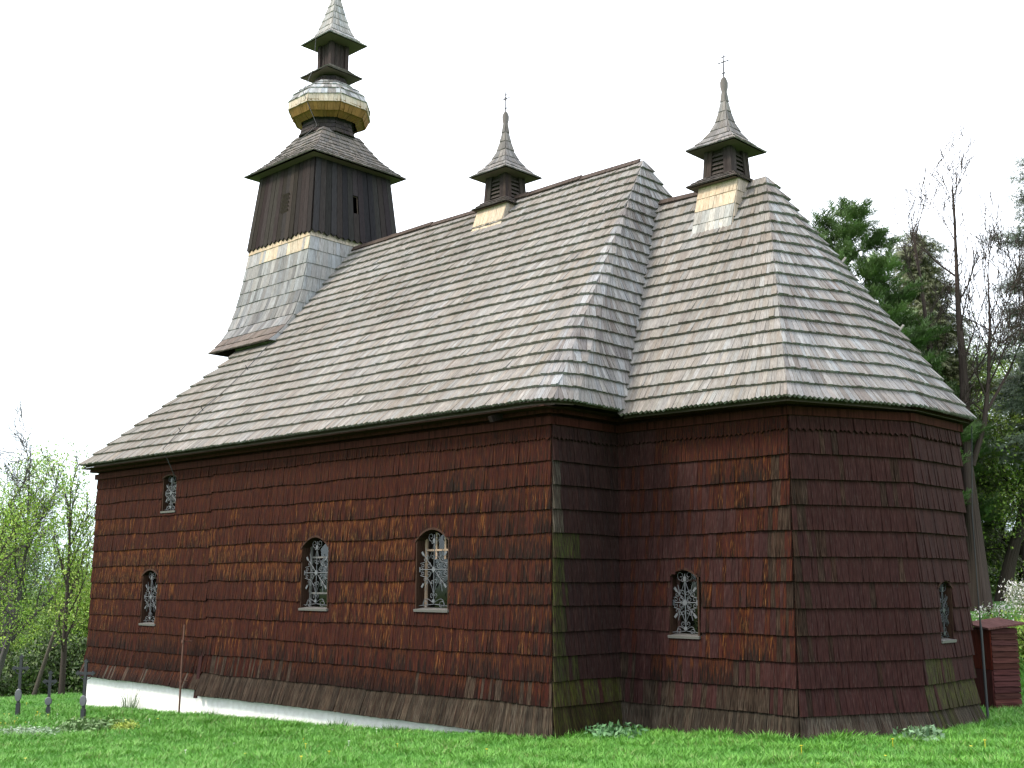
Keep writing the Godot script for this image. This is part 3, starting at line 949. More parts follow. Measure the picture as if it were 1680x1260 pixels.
func build_turret(c: Vector3, base_y: float, k: float, extra: bool, lab: String) -> void:
	# c.y = level of the little skirt roof; k = scale of the turret
	var t := Node3D.new()
	t.name = "ridge_turret"
	church.add_child(t, true)
	t.set_meta("label", lab)
	var list := []
	var deck := Buf.new()
	var dk := Buf.new()
	# pale base, flaring south to meet the roof
	var h := 0.36 * k
	var fl := 0.25 if extra else 0.2
	var bx := c.x + (0.05 if extra else 0.0)
	var foot := [Vector3(bx - h, base_y, c.z + h + fl), Vector3(bx + h, base_y, c.z + h + fl)]
	var topl := [Vector3(bx - h, c.y + 0.012, c.z + h - 0.04), Vector3(bx + h, c.y + 0.012, c.z + h - 0.04)]
	var n := 5 if extra else 2
	var pale := func(_f: float, i: int, _p: Vector3) -> Array:
		if extra and i <= 2: return ["roof", tint(Color(0.40, 0.385, 0.36), 0.25)]
		return ["roof", tint(Color(0.56, 0.45, 0.335), 0.10)]
	shingle_face(list, edge([foot[0], topl[0]], n), edge([foot[1], topl[1]], n), 0.075, 0.018, pale, [], -1, 0.005)
	shingle_face(list, edge([foot[1], topl[1]], n), edge([Vector3(bx + h, base_y, c.z - h - 0.18), Vector3(bx + h, c.y + 0.012, c.z - h + 0.04)], n), 0.075, 0.018, func(_f, i, _p): return ["roof", tint(Color(0.42, 0.36, 0.30), 0.12)], [], -1, 0.005)
	deck.quad(foot[0], foot[1], topl[1], topl[0])
	deck.quad(Vector3(bx - h, base_y, c.z - h), Vector3(bx - h, base_y, c.z + h), Vector3(bx - h, c.y + 0.012, c.z + h - 0.04), Vector3(bx - h, c.y + 0.012, c.z - h + 0.04))
	deck.quad(Vector3(bx + h, base_y, c.z - h), Vector3(bx - h, base_y, c.z - h), Vector3(bx - h, c.y + 0.012, c.z - h + 0.04), Vector3(bx + h, c.y + 0.012, c.z - h + 0.04))
	# skirt roof
	var e := 0.42 * k + (0.04 if extra else 0.0)
	ring_faces(list, [[c.y, e, c.x], [c.y + 0.06, e - 0.07, c.x], [c.y + 0.15, 0.27 * k, c.x]], 4, -PI * 0.75, 3, 0.07, 0.02, func(_f, _i, _p): return ["roof", tint(Color(0.085, 0.075, 0.07), 0.2)], deck, c.z)
	# lantern walls: corner posts, boards and louvres
	var l0 := 0.275 * k
	var l1 := 0.24 * k
	var y0 := c.y + 0.08
	var y1 := c.y + 0.62 * k
	var lan := Buf.new()
	for s in 4:
		var a := TAU * s / 4.0
		var nx := Vector3(cos(a), 0, sin(a))
		var tx := Vector3(-sin(a), 0, cos(a))
		lan.quad(Vector3(c.x, y0, c.z) + nx * (l0 - 0.05) + tx * l0, Vector3(c.x, y0, c.z) + nx * (l0 - 0.05) - tx * l0, Vector3(c.x, y1, c.z) + nx * (l1 - 0.05) - tx * l1, Vector3(c.x, y1, c.z) + nx * (l1 - 0.05) + tx * l1, Color(0.048, 0.040, 0.038))
		for sd in [-1, 1]:
			var q0: Vector3 = Vector3(c.x, y0, c.z) + nx * (l0 - 0.03) + tx * sd * l0 * 0.72
			var q1: Vector3 = Vector3(c.x, y1, c.z) + nx * (l1 - 0.03) + tx * sd * l1 * 0.72
			var ey := (q1 - q0) * 0.5
			lan.box((q0 + q1) * 0.5, tx * l0 * 0.27, ey, nx.cross(Vector3.UP).cross(Vector3.UP).normalized() * -0.028, tint(Color(0.048, 0.040, 0.038), 0.2), Vector2(s * 0.2, 0), 2.0)
		for m in 6:
			var fy := (m + 0.8) / 7.0
			var ctr := Vector3(c.x, lerpf(y0, y1 - 0.03, fy), c.z) + nx * (lerpf(l0, l1, fy) - 0.03)
			var sl := Buf.new()
			sl.box(Vector3.ZERO, tx * lerpf(l0, l1, fy) * 0.44, Vector3(0, 0.026, 0) - nx * 0.016, nx * 0.005, Color(0.07, 0.06, 0.058), Vector2(m * 0.1, 0.4), 2.0)
			part("louvre_slat", sl.mesh(), M.plank, t, ctr)
	part("lantern", lan.mesh(), M.plank, t)
	# bell-cast roof and spire
	var yr := c.y + 0.60 * k
	var rp := [[yr, 0.455 * k, c.x], [yr + 0.07 * k, 0.37 * k, c.x], [yr + 0.17 * k, 0.275 * k, c.x], [yr + 0.30 * k, 0.185 * k, c.x], [yr + 0.46 * k, 0.115 * k, c.x], [yr + 0.64 * k, 0.075 * k, c.x], [yr + 0.84 * k, 0.043 * k, c.x], [yr + 1.02 * k, 0.030 * k, c.x]]
	ring_faces(list, rp, 4, -PI * 0.75, 7, 0.065, 0.02, func(_f, i, _p): return ["roof", tint(Color(0.20, 0.19, 0.185), 0.25)], deck, c.z)
	var sh := 0.43 * k
	var sq := Buf.new()
	sq.quad(Vector3(c.x - sh, yr - 0.008, c.z + sh), Vector3(c.x + sh, yr - 0.008, c.z + sh), Vector3(c.x + sh, yr - 0.008, c.z - sh), Vector3(c.x - sh, yr - 0.008, c.z - sh))
	var eh := e - 0.03
	var sq2 := Buf.new()
	sq2.quad(Vector3(c.x - eh, c.y - 0.008, c.z + eh), Vector3(c.x + eh, c.y - 0.008, c.z + eh), Vector3(c.x + eh, c.y - 0.008, c.z - eh), Vector3(c.x - eh, c.y - 0.008, c.z - eh))
	part("soffit", sq2.mesh(), M.under, t)
	part("soffit", sq.mesh(), M.under, t)
	# finial: turned wooden bud
	var fin := Buf.new()
	var fy0 := yr + 0.96 * k
	fin.tube([Vector3(c.x, fy0, c.z), Vector3(c.x, fy0 + 0.05, c.z), Vector3(c.x, fy0 + 0.12, c.z), Vector3(c.x, fy0 + 0.20, c.z), Vector3(c.x, fy0 + 0.26, c.z), Vector3(c.x, fy0 + 0.29, c.z)], [0.038, 0.042, 0.060, 0.062, 0.04, 0.015], 10, Color(0.12, 0.105, 0.10))
	part("finial", fin.mesh(), M.vc, t)
	var cr := Buf.new()
	var cy := fy0 + 0.28
	cr.tube([Vector3(c.x, cy, c.z), Vector3(c.x, cy + 0.38, c.z)], [0.013, 0.010], 5)
	cr.tube([Vector3(c.x - 0.1, cy + 0.25, c.z), Vector3(c.x + 0.1, cy + 0.25, c.z)], [0.010, 0.010], 5)
	cr.tube([Vector3(c.x - 0.06, cy + 0.33, c.z), Vector3(c.x + 0.06, cy + 0.33, c.z)], [0.008, 0.008], 5)
	cr.tube([Vector3(c.x - 0.03, cy + 0.07, c.z), Vector3(c.x + 0.03, cy + 0.07, c.z)], [0.012, 0.012], 5)
	if not extra: cr.box(Vector3(c.x, cy + 0.25, c.z + 0.004), Vector3(0.022, 0.022, 0), Vector3(-0.022, 0.022, 0), Vector3(0, 0, 0.006))
	part("cross", cr.mesh(), M.dark_iron, t)
	part("turret_frame", deck.mesh(), M.under, t)
	commit_shingles(list, "turret_shingles", t, t, 0, "grey and pale shingles of the ridge turret")

# ---------------------------------------------------------------- windows
func scroll(buf: Buf, c: Vector2, r: float, a0: float, turns: float, sgn: float, z: float, th := 0.0042) -> void:
	var p := []
	var rr := []
	var steps := int(10 * turns) + 4
	for i in steps + 1:
		var f := float(i) / steps
		var a := a0 + sgn * f * TAU * turns
		var q := r * (1.0 - 0.78 * f)
		p.append(Vector3(c.x + cos(a) * q, c.y + sin(a) * q, z))
		rr.append(th)
	buf.tube(p, rr, 4)

func bar(buf: Buf, a: Vector2, b: Vector2, z: float, th := 0.0055) -> void:
	buf.tube([Vector3(a.x, a.y, z), Vector3(b.x, b.y, z)], [th, th], 4)

func curve_bar(buf: Buf, a: Vector2, m: Vector2, b: Vector2, z: float, th := 0.0042) -> void:
	var p := []
	var rr := []
	for i in 7:
		var t := i / 6.0
		var q := a.lerp(m, t).lerp(m.lerp(b, t), t)
		p.append(Vector3(q.x, q.y, z))
		rr.append(th)
	buf.tube(p, rr, 4)

func build_window(at: Vector3, turn: float, w: float, h: float, rise: float, lab: String, kind: int) -> void:
	# local frame: x along the wall from the window's centre line, y from the sill, z outward
	var o := Node3D.new()
	o.name = "window"
	church.add_child(o, true)
	o.position = at
	o.rotation.y = turn
	o.set_meta("label", lab)
	var hw := w * 0.5
	var arch := func(x: float, d: float) -> float: return h + d + rise * (1.0 - pow(x / hw, 2))
	# lining boards: jambs, arched head
	var fr := Buf.new()
	var fc := Color(0.050, 0.028, 0.023)
	var T := 0.022
	fr.box(Vector3(-hw + T * 0.5, h * 0.5, -0.055), Vector3(T * 0.5, 0, 0), Vector3(0, h * 0.5 + 0.005, 0), Vector3(0, 0, 0.105), fc, Vector2(0.1, 0.3), 2.0)
	fr.box(Vector3(hw - T * 0.5, h * 0.5, -0.055), Vector3(T * 0.5, 0, 0), Vector3(0, h * 0.5 + 0.005, 0), Vector3(0, 0, 0.105), fc, Vector2(0.6, 0.3), 2.0)
	var NS := 12
	for i in NS:
		var xa := lerpf(-hw - 0.012, hw + 0.012, float(i) / NS)
		var xb := lerpf(-hw - 0.012, hw + 0.012, float(i + 1) / NS)
		var ya: float = arch.call(xa, -0.012)
		var yb: float = arch.call(xb, -0.012)
		var p := [Vector3(xa, ya, 0.062), Vector3(xb, yb, 0.062), Vector3(xb, yb + 0.03, 0.062), Vector3(xa, ya + 0.03, 0.062)]
		var dz := Vector3(0, 0, -0.23)
		fr.quad(p[0], p[1], p[2], p[3], fc * 1.15, Vector2(xa, 0), 2.0)
		fr.quad(p[3], p[2], p[2] + dz, p[3] + dz, fc * 1.3, Vector2(xa, 0), 2.0)
		fr.quad(p[0] + dz, p[1] + dz, p[1], p[0], fc, Vector2(xa, 0), 2.0)
		fr.quad(p[3] + dz, p[2] + dz, p[1] + dz, p[0] + dz, fc, Vector2(xa, 0), 2.0)
		# closes the space behind the arch
		fr.quad(Vector3(xa, ya + 0.02, -0.02), Vector3(xb, yb + 0.02, -0.02), Vector3(xb, h + rise + 0.03, -0.02), Vector3(xa, h + rise + 0.03, -0.02), fc)
	part("frame", fr.mesh(), M.frame, o)
	var sl := Buf.new()
	sl.box(Vector3(0, -0.012, 0.0), Vector3(hw + 0.005, 0, 0), Vector3(0, 0.016, 0.004), Vector3(0, -0.012, 0.075))
	part("sill", sl.mesh(), M.sill, o)
	# glass as an arched pane
	var gl := Buf.new()
	for i in NS:
		var xa := lerpf(-hw + 0.01, hw - 0.01, float(i) / NS)
		var xb := lerpf(-hw + 0.01, hw - 0.01, float(i + 1) / NS)
		gl.quad(Vector3(xa, 0, -0.125), Vector3(xb, 0, -0.125), Vector3(xb, arch.call(xb, 0.0), -0.125), Vector3(xa, arch.call(xa, 0.0), -0.125))
	part("pane", gl.mesh(), M.glass, o)
	# glazing bars
	var sash := Buf.new()
	var sc := Color(0.34, 0.24, 0.17) if kind == 1 else (Color(0.05, 0.02, 0.017) if kind >= 2 else Color(0.12, 0.115, 0.11))
	for s in [-1, 1]:
		sash.box(Vector3(s * (hw - 0.04), h * 0.5, -0.115), Vector3(0.018, 0, 0), Vector3(0, h * 0.5 + rise * 0.2, 0), Vector3(0, 0, 0.014), sc)
	for f in ([0.80] if kind == 1 else ([0.80, 0.2] if kind == 0 else [0.9])):
		sash.box(Vector3(0, h * f + (0.06 if kind == 1 else 0.04), -0.114), Vector3(hw - 0.06, 0, 0), Vector3(0, 0.013, 0), Vector3(0, 0, 0.013), sc)
	if kind == 1:
		for s in [-1, 1]:
			sash.box(Vector3(s * 0.09, h * 0.93, -0.116), Vector3(0.013, 0, 0), Vector3(0, h * 0.2, 0), Vector3(0, 0, 0.011), sc)
	part("glazing_bar", sash.mesh(), M.vc, o)
	# wrought-iron grille
	var g := Buf.new()
	var H := h + rise
	var z := 0.012
	var ym := H * 0.49
	var kx := hw - 0.05
	bar(g, Vector2(0, H * 0.06), Vector2(0, H * 0.93), z, 0.0085)
	bar(g, Vector2(-kx, ym), Vector2(kx, ym), z, 0.0075)
	for s in [-1.0, 1.0]:
		# crown and foot scrolls
		scroll(g, Vector2(s * 0.062, H * 0.90), 0.060, PI * 1.5, 1.1, s, z)
		scroll(g, Vector2(s * 0.028, H * 0.83), 0.028, PI * 0.5, 1.0, -s, z)
		curve_bar(g, Vector2(0, H * 0.07), Vector2(s * kx * 0.75, H * 0.20), Vector2(s * kx * 0.72, H * 0.03), z)
		scroll(g, Vector2(s * kx * 0.55, H * 0.05), kx * 0.22, 0.0 if s > 0 else PI, 1.0, s, z)
		scroll(g, Vector2(s * 0.035, H * 0.17), 0.035, PI * 1.5, 1.0, s, z)
		# long spear bars framing the middle
		curve_bar(g, Vector2(s * 0.01, H * 0.80), Vector2(s * 0.05, H * 0.66), Vector2(s * kx * 0.52, ym + H * 0.1), z)
		curve_bar(g, Vector2(s * 0.01, H * 0.20), Vector2(s * 0.05, H * 0.33), Vector2(s * kx * 0.52, ym - H * 0.1), z)
		# diagonals with leaf tips
		for v in [-1.0, 1.0]:
			var a := Vector2(0, ym)
			var b := Vector2(s * kx * 0.80, ym + v * H * 0.20)
			bar(g, a, b, z, 0.005)
			g.box(Vector3(b.x, b.y, z), Vector3(s * 0.020, v * 0.024, 0), Vector3(-0.012, 0.010 * s * v, 0), Vector3(0, 0, 0.004))
			scroll(g, b.lerp(a, 0.30) + Vector2(s * 0.028, -v * 0.012), 0.030, PI * 0.5 * v, 1.0, s * v, z)
			scroll(g, b.lerp(a, 0.30) + Vector2(-s * 0.028, v * 0.022), 0.030, -PI * 0.5 * v, 1.0, s * v, z)
			scroll(g, Vector2(s * kx * 0.36, ym + v * H * 0.052), 0.042, PI * 0.5 * v, 1.25, s * v, z)
			scroll(g, Vector2(s * kx * 0.78, ym + v * H * 0.045), 0.036, -PI * 0.5 * v, 1.25, s * v, z)
			scroll(g, Vector2(s * 0.034, ym + v * H * 0.15), 0.034, PI * 1.0, 1.1, s * v, z)
			bar(g, Vector2(s * kx * 0.5, ym + v * H * 0.1), Vector2(s * kx * 0.98, ym + v * H * 0.075), z, 0.005)
			bar(g, Vector2(s * kx * 0.45, ym + v * H * 0.13), Vector2(s * kx * 0.60, ym + v * H * 0.27), z, 0.005)
		g.box(Vector3(s * kx, ym, z), Vector3(0.010, 0, 0), Vector3(0, 0.034, 0), Vector3(0, 0, 0.006))
	g.box(Vector3(0, ym, z), Vector3(0.022, 0.022, 0), Vector3(-0.022, 0.022, 0), Vector3(0, 0, 0.012))
	g.box(Vector3(0, H * 0.85, z), Vector3(0.020, 0, 0), Vector3(0, 0.03, 0), Vector3(0, 0, 0.008))
	g.box(Vector3(0, H * 0.10, z), Vector3(0.024, 0, 0), Vector3(0, 0.02, 0), Vector3(0, 0, 0.008))
	for s in [-1, 1]: bar(g, Vector2(0, H * 0.06), Vector2(s * hw, H * 0.035), z - 0.01, 0.005)
	part("grille", g.mesh(), M.iron if kind != 3 else M.dark_iron, o)

func build_church() -> void:
	church = thing("wooden_church", "dark red wooden church with grey shingle roof and bell tower", "church")
	build_walls()
	build_roof()
	build_tower()
	build_turret(Vector3(-3.97, 7.93, ZC + 0.03), 7.25, 1.0, false, "small louvred turret on the nave ridge")
	build_turret(Vector3(0.61, 7.24, ZC + 0.03), 6.2, 0.94, true, "small louvred turret on the chancel ridge")
	build_window(Vector3(-9.675, 0.75, 0.0), 0.0, 0.55, 0.85, 0.10, "tall narrow arched window low in the porch wall", 2)
	build_window(Vector3(-9.16, 2.74, 0.0), 0.0, 0.48, 0.59, 0.05, "small window high under the eave", 0)
	build_window(Vector3(-4.785, 1.10, 0.0), 0.0, 0.69, 0.90, 0.17, "arched nave window with pale glass", 0)
	build_window(Vector3(-2.145, 1.13, 0.0), 0.0, 0.67, 0.92, 0.16, "arched nave window with pale wooden glazing bars", 1)
	build_window(Vector3(1.07, 0.85, -1.31), 0.0, 0.46, 0.70, 0.11, "arched chancel window with greenish glass", 2)
	build_window(Vector3(3.38, 0.81, -3.50), PI * 0.5, 0.40, 0.63, 0.09, "arched window in the east wall of the apse", 3)
	var rod := Buf.new()
	rod.tube([Vector3(3.52, -0.5, -4.36), Vector3(3.50, 0.9, -4.36), Vector3(3.50, 1.1, -4.34)], [0.018, 0.018, 0.006], 6)
	rod.tube([Vector3(3.50, 1.1, -4.34), Vector3(3.49, 2.4, -4.34), Vector3(3.55, 3.55, -4.36)], [0.006, 0.006, 0.006], 4)
	part("conductor_rod", rod.mesh(), M.dark_iron, church)

# ---------------------------------------------------------------- small things
func build_props() -> void:
	# rusty rod by the nave wall
	var y0 := ground_y(-8.12, 0.26)
	var rp := thing("iron_rod", "thin rusty iron rod standing upright before the whitewashed plinth", "rod", Vector3(-8.12, y0, 0.26))
	var b := Buf.new()
	b.tube([Vector3(0, -0.2, 0), Vector3(0.0, 0.8, -0.01), Vector3(0.01, 1.50, -0.02)], [0.017, 0.017, 0.016], 7)
	part("shaft", b.mesh(), M.rust, rp)
	for yy in [0.55, 1.20]:
		var cb := Buf.new()
		cb.tube([Vector3(0.004, yy, -0.01), Vector3(0.004, yy + 0.05, -0.01)], [0.026, 0.026], 7)
		cb.tube([Vector3(0.004, yy + 0.025, -0.01), Vector3(0.004, yy + 0.025, -0.18)], [0.008, 0.008], 4)
		part("clamp", cb.mesh(), M.rust, rp)
	# grave crosses
	grave_cross(Vector3(-10.35, 0, 1.99), 1.04, 0.22, 0.0, "tall iron grave cross with long oval plaque, standing farthest from the church", 1.25)
	grave_cross(Vector3(-9.84, 0, 1.70), 0.75, 0.17, 0.1, "shortest iron grave cross with a small oval plaque, between the two taller crosses", 0.8)
	grave_cross(Vector3(-8.13, 0, 1.93), 0.98, 0.25, -0.15, "iron grave cross with wide arms and round plaque, nearest the church plinth", 1.0)
	# small red slatted cabinet
	var kr := Vector3(0.72, 0, -0.693)
	var kf := Vector3(-0.693, 0, -0.72)
	var ang := 0.26
	var ex := kr * cos(ang) + kf * sin(ang)
	var ez := -(kf * cos(ang) - kr * sin(ang))
	var at := Vector3(3.02, 0, -5.85)
	at.y = ground_y(at.x, at.z)
	var cab := thing("wooden_cabinet", "small dark red wooden cabinet with slatted front and slanted lid beside the apse", "cabinet", at)
	var W := 0.43
	var DD := 0.42
	var Hf := 1.13
	var body := Buf.new()
	var cc := Color(0.066, 0.027, 0.025)
	body.box(ex * (W * 0.5) - ez * (DD * 0.5) + Vector3(0, Hf * 0.5 + 0.03, 0), ex * (W * 0.5 - 0.012), Vector3(0, Hf * 0.5, 0), ez * (DD * 0.5 - 0.012), cc * 0.8, Vector2(0.2, 0.1), 1.0)
	part("body", body.mesh(), M.plank, cab)
	for i in 14:
		var s := Buf.new()
		var hh := Hf / 14.0
		s.box(Vector3.ZERO, Vector3(0, hh * 0.5 - 0.004, 0) - ez * 0.007, -ex * (W * 0.5), ez * 0.008, tint(cc, 0.22), Vector2(i * 0.13, 0.3), 1.0)
		part("slat", s.mesh(), M.plank, cab, ex * (W * 0.5) + ez * 0.004 + Vector3(0, hh * (i + 0.5) + 0.03, 0))
	var sd := Buf.new()
	sd.box(Vector3.ZERO, -ez * (DD * 0.5), Vector3(0, Hf * 0.24, 0), -ex * 0.01, Color(0.10, 0.022, 0.014), Vector2(0.4, 0.3), 1.0)
	part("side_panel", sd.mesh(), M.plank, cab, -ex * 0.004 - ez * (DD * 0.5) + Vector3(0, Hf * 0.76, 0))
	var sd2 := Buf.new()
	sd2.box(Vector3.ZERO, -ez * (DD * 0.5), Vector3(0, Hf * 0.25, 0), -ex * 0.01, Color(0.075, 0.026, 0.024), Vector2(0.8, 0.3), 1.0)
	part("side_panel", sd2.mesh(), M.plank, cab, -ex * 0.006 - ez * (DD * 0.5) + Vector3(0, Hf * 0.26, 0))
	var lid := Buf.new()
	lid.box(Vector3.ZERO, ex * (W * 0.5 + 0.09) + Vector3(0, 0.035, 0), Vector3(0, 0.013, 0), ez * (DD * 0.5 + 0.08) - Vector3(0, 0.03, 0), Color(0.115, 0.055, 0.052), Vector2(0.1, 0.6), 1.0)
	part("lid", lid.mesh(), M.plank, cab, ex * (W * 0.5) - ez * (DD * 0.5) + Vector3(0, Hf + 0.085, 0))

func grave_cross(p: Vector3, h: float, arm: float, turn: float, lab: String, pk: float) -> void:
	p.y = ground_y(p.x, p.z)
	var o := thing("grave_cross", lab, "cross", p, 0.75 + turn, "iron crosses on the graves")
	var m := Buf.new()
	m.box(Vector3(0, h * 0.5 - 0.05, 0), Vector3(0.022, 0, 0), Vector3(0, h * 0.5 + 0.05, 0), Vector3(0, 0, 0.016))
	m.box(Vector3(0, h * 0.12, 0), Vector3(0.032, 0, 0), Vector3(0, h * 0.12, 0), Vector3(0, 0, 0.028))
	part("post", m.mesh(), M.dark_iron, o)
	var a := Buf.new()
	a.box(Vector3(0, h * 0.80, 0.002), Vector3(arm * 0.5, 0, 0), Vector3(0, 0.020, 0), Vector3(0, 0, 0.013))
	for s in [-1, 1]:
		a.box(Vector3(s * arm * 0.5, h * 0.80, 0.002), Vector3(0.02, 0.02, 0), Vector3(-0.02, 0.02, 0), Vector3(0, 0, 0.015))
		a.tube([Vector3(s * 0.02, h * 0.70, 0), Vector3(s * arm * 0.35, h * 0.73, 0), Vector3(s * arm * 0.42, h * 0.79, 0)], [0.008, 0.008, 0.008], 4)
	a.box(Vector3(0, h * 0.985, 0.002), Vector3(0.02, 0.02, 0), Vector3(-0.02, 0.02, 0), Vector3(0, 0, 0.016))
	part("crossbar", a.mesh(), M.dark_iron, o)
	var q := Buf.new()
	var R := []
	for zz in [0.0, 1.0]:
		var ring := []
		for i in 16:
			var t := TAU * i / 16
			var k: float = 1.0 - zz * 0.15
			ring.append(Vector3(cos(t) * 0.062 * k, h * 0.37 + sin(t) * 0.088 * pk * k, 0.022 + zz * 0.016))
		R.append(ring)
	for i in 16:
		var j := (i + 1) % 16
		q.quad(R[0][i], R[0][j], R[1][j], R[1][i])
		q.tri(R[1][i], R[1][j], Vector3(0, h * 0.37, 0.040))
		q.tri(R[0][j], R[0][i], Vector3(0, h * 0.37, 0.020))
	part("plaque", q.mesh(), M.plaque, o)

# ---------------------------------------------------------------- plants
func scatter(called: String, mesh: Mesh, mat: Material, xf: Array, cols: Array, parent: Node) -> MultiMeshInstance3D:
	var mm := MultiMesh.new()
	mm.transform_format = MultiMesh.TRANSFORM_3D
	mm.use_colors = true
	mm.mesh = mesh
	mm.instance_count = xf.size()
	for i in xf.size():
		mm.set_instance_transform(i, xf[i])
		mm.set_instance_color(i, cols[i])
	var o := MultiMeshInstance3D.new()
	o.name = called
	o.multimesh = mm
	o.material_override = mat
	parent.add_child(o, true)
	return o

func tuft_mesh(blades: int, h: float, w: float, spread: float, lean: float) -> ArrayMesh:
	var b := Buf.new()
	for i in blades:
		var a := rng.randf() * TAU
		var p := Vector3(cos(a), 0, sin(a)) * spread * sqrt(rng.randf())
		var d := Vector3(cos(a + rng.randf_range(-0.8, 0.8)), 0, sin(a)) * lean * rng.randf_range(0.2, 1.0)
		var hh := h * rng.randf_range(0.5, 1.1)
		var t := rng.randf() * TAU
		var s := Vector3(cos(t), 0, sin(t)) * w * 0.5
		var m := p + Vector3(0, hh * 0.6, 0) + d * 0.35 * hh
		var e := p + Vector3(0, hh, 0) + d * hh
		b.quad(p - s, p + s, m + s * 0.8, m - s * 0.8)
		b.tri(m - s * 0.8, m + s * 0.8, e)
	return b.mesh()

func leaf_mesh(leaves: int, r: float, size: float, flat := 1.0) -> ArrayMesh:
	var b := Buf.new()
	for i in leaves:
		var c := Vector3(rng.randfn(), rng.randfn() * flat, rng.randfn()) * r * 0.5
		var u := Vector3(rng.randfn(), rng.randfn() * 0.6, rng.randfn()).normalized()
		var v := u.cross(Vector3(rng.randfn(), rng.randfn(), rng.randfn())).normalized()
		var s := size * rng.randf_range(0.6, 1.25)
		b.quad(c - u * s, c + v * s * 0.45, c + u * s, c - v * s * 0.45)
	return b.mesh()

func needle_mesh(count: int, len: float, nl: float, w: float) -> ArrayMesh:
	# a twig along +z set about with needles
	var b := Buf.new()
	for i in count:
		var t := float(i) / count
		var p := Vector3(0, 0, t * len)
		var a := rng.randf() * TAU
		var d := (Vector3(cos(a), sin(a) * 0.7, 0.0) + Vector3(0, 0, 0.7)).normalized() * nl * rng.randf_range(0.7, 1.2)
		var s := d.cross(Vector3(0.3, 1, 0.2)).normalized() * w
		b.quad(p - s, p + s, p + d + s * 0.6, p + d - s * 0.6)
	return b.mesh()

func limb(buf: Buf, p: Vector3, d: Vector3, len: float, r: float, level: int, o: Dictionary, tips: Array) -> void:
	var segs: int = 5 if level == 0 else 4
	var path := [p]
	var rad := [r]
	var q := p
	var dd := d.normalized()
	for i in segs:
		dd = (dd + Vector3(rng.randfn(), rng.randfn(), rng.randfn()) * o.bend + Vector3.UP * o.up * (0.3 if level == 0 else 1.0)).normalized()
		q = q + dd * len / segs
		path.append(q)
		rad.append(maxf(r * (1.0 - 0.82 * (i + 1.0) / segs), 0.0065))
	buf.tube(path, rad, 7 if level == 0 else (5 if level == 1 else 3), o.bark * rng.randf_range(0.85, 1.15), false)
	if level >= o.levels:
		for i in range(1, path.size()): tips.append(path[i])
		return
	if level == o.levels - 1: tips.append(path[segs])
	var n: int = o.kids[level]
	for k in n:
		var f := lerpf(o.first if level == 0 else 0.2, 1.0, (k + rng.randf()) / n)
		var si := clampi(int(f * segs), 0, segs - 1)
		var base: Vector3 = path[si].lerp(path[si + 1], f * segs - si)
		var ax: Vector3 = (path[si + 1] - path[si]).normalized()
		var a := rng.randf() * TAU
		var side := ax.cross(Vector3(cos(a), 0.2, sin(a))).normalized()
		var spread: float = o.angle * rng.randf_range(0.7, 1.25)
		var nd := (ax * cos(spread) + side * sin(spread)).normalized()
		var nl: float = len * o.ratio * rng.randf_range(0.65, 1.15) * (1.15 - 0.55 * f if level == 0 else 1.0)
		limb(buf, base, nd, nl, maxf(minf(rad[si] * 0.6, nl * o.get("slim", 0.022)), 0.007), level + 1, o, tips)

func place_y(p: Vector3) -> Vector3:
	return Vector3(p.x, ground_y(p.x, p.z) - 0.05, p.z)

var leaf_sets := []
func broadleaf(called: String, lab: String, group: String, at: Vector3, h: float, o: Dictionary) -> Node3D:
	var t := thing(called, lab, "tree", place_y(at), 0.0, group)
	var buf := Buf.new()
	var tips := []
	var lean: Vector3 = o.get("lean", Vector3.ZERO)
	limb(buf, Vector3.ZERO, Vector3.UP + lean, h * 0.72, o.r, 0, o, tips)
	part("trunk", buf.mesh(), M.bark, t)
	var per: float = o.leaves
	if per > 0.0:
		var xf := []
		var cols := []
		for p in tips:
			if p.y < h * o.get("bare", 0.15): continue
			var k := int(per) + (1 if rng.randf() < per - int(per) else 0)
			for i in k:
				var q: Vector3 = p + Vector3(rng.randfn(), rng.randfn() * 0.7, rng.randfn()) * o.fuzz
				var bs := Basis.from_euler(Vector3(rng.randf() * TAU, rng.randf() * TAU, rng.randf() * TAU)).scaled(Vector3.ONE * rng.randf_range(0.7, 1.25))
				xf.append(Transform3D(bs, q))
				var c: Color = o.leaf
				var v := rng.randf_range(0.7, 1.3)
				cols.append(Color(c.r * v * rng.randf_range(0.85, 1.2), c.g * v, c.b * v))
		if not xf.is_empty():
			var cr := scatter("crown", leaf_sets[o.get("set", 0)], M.leaf, xf, cols, t)
			cr.set_meta("kind", "stuff")
	return t

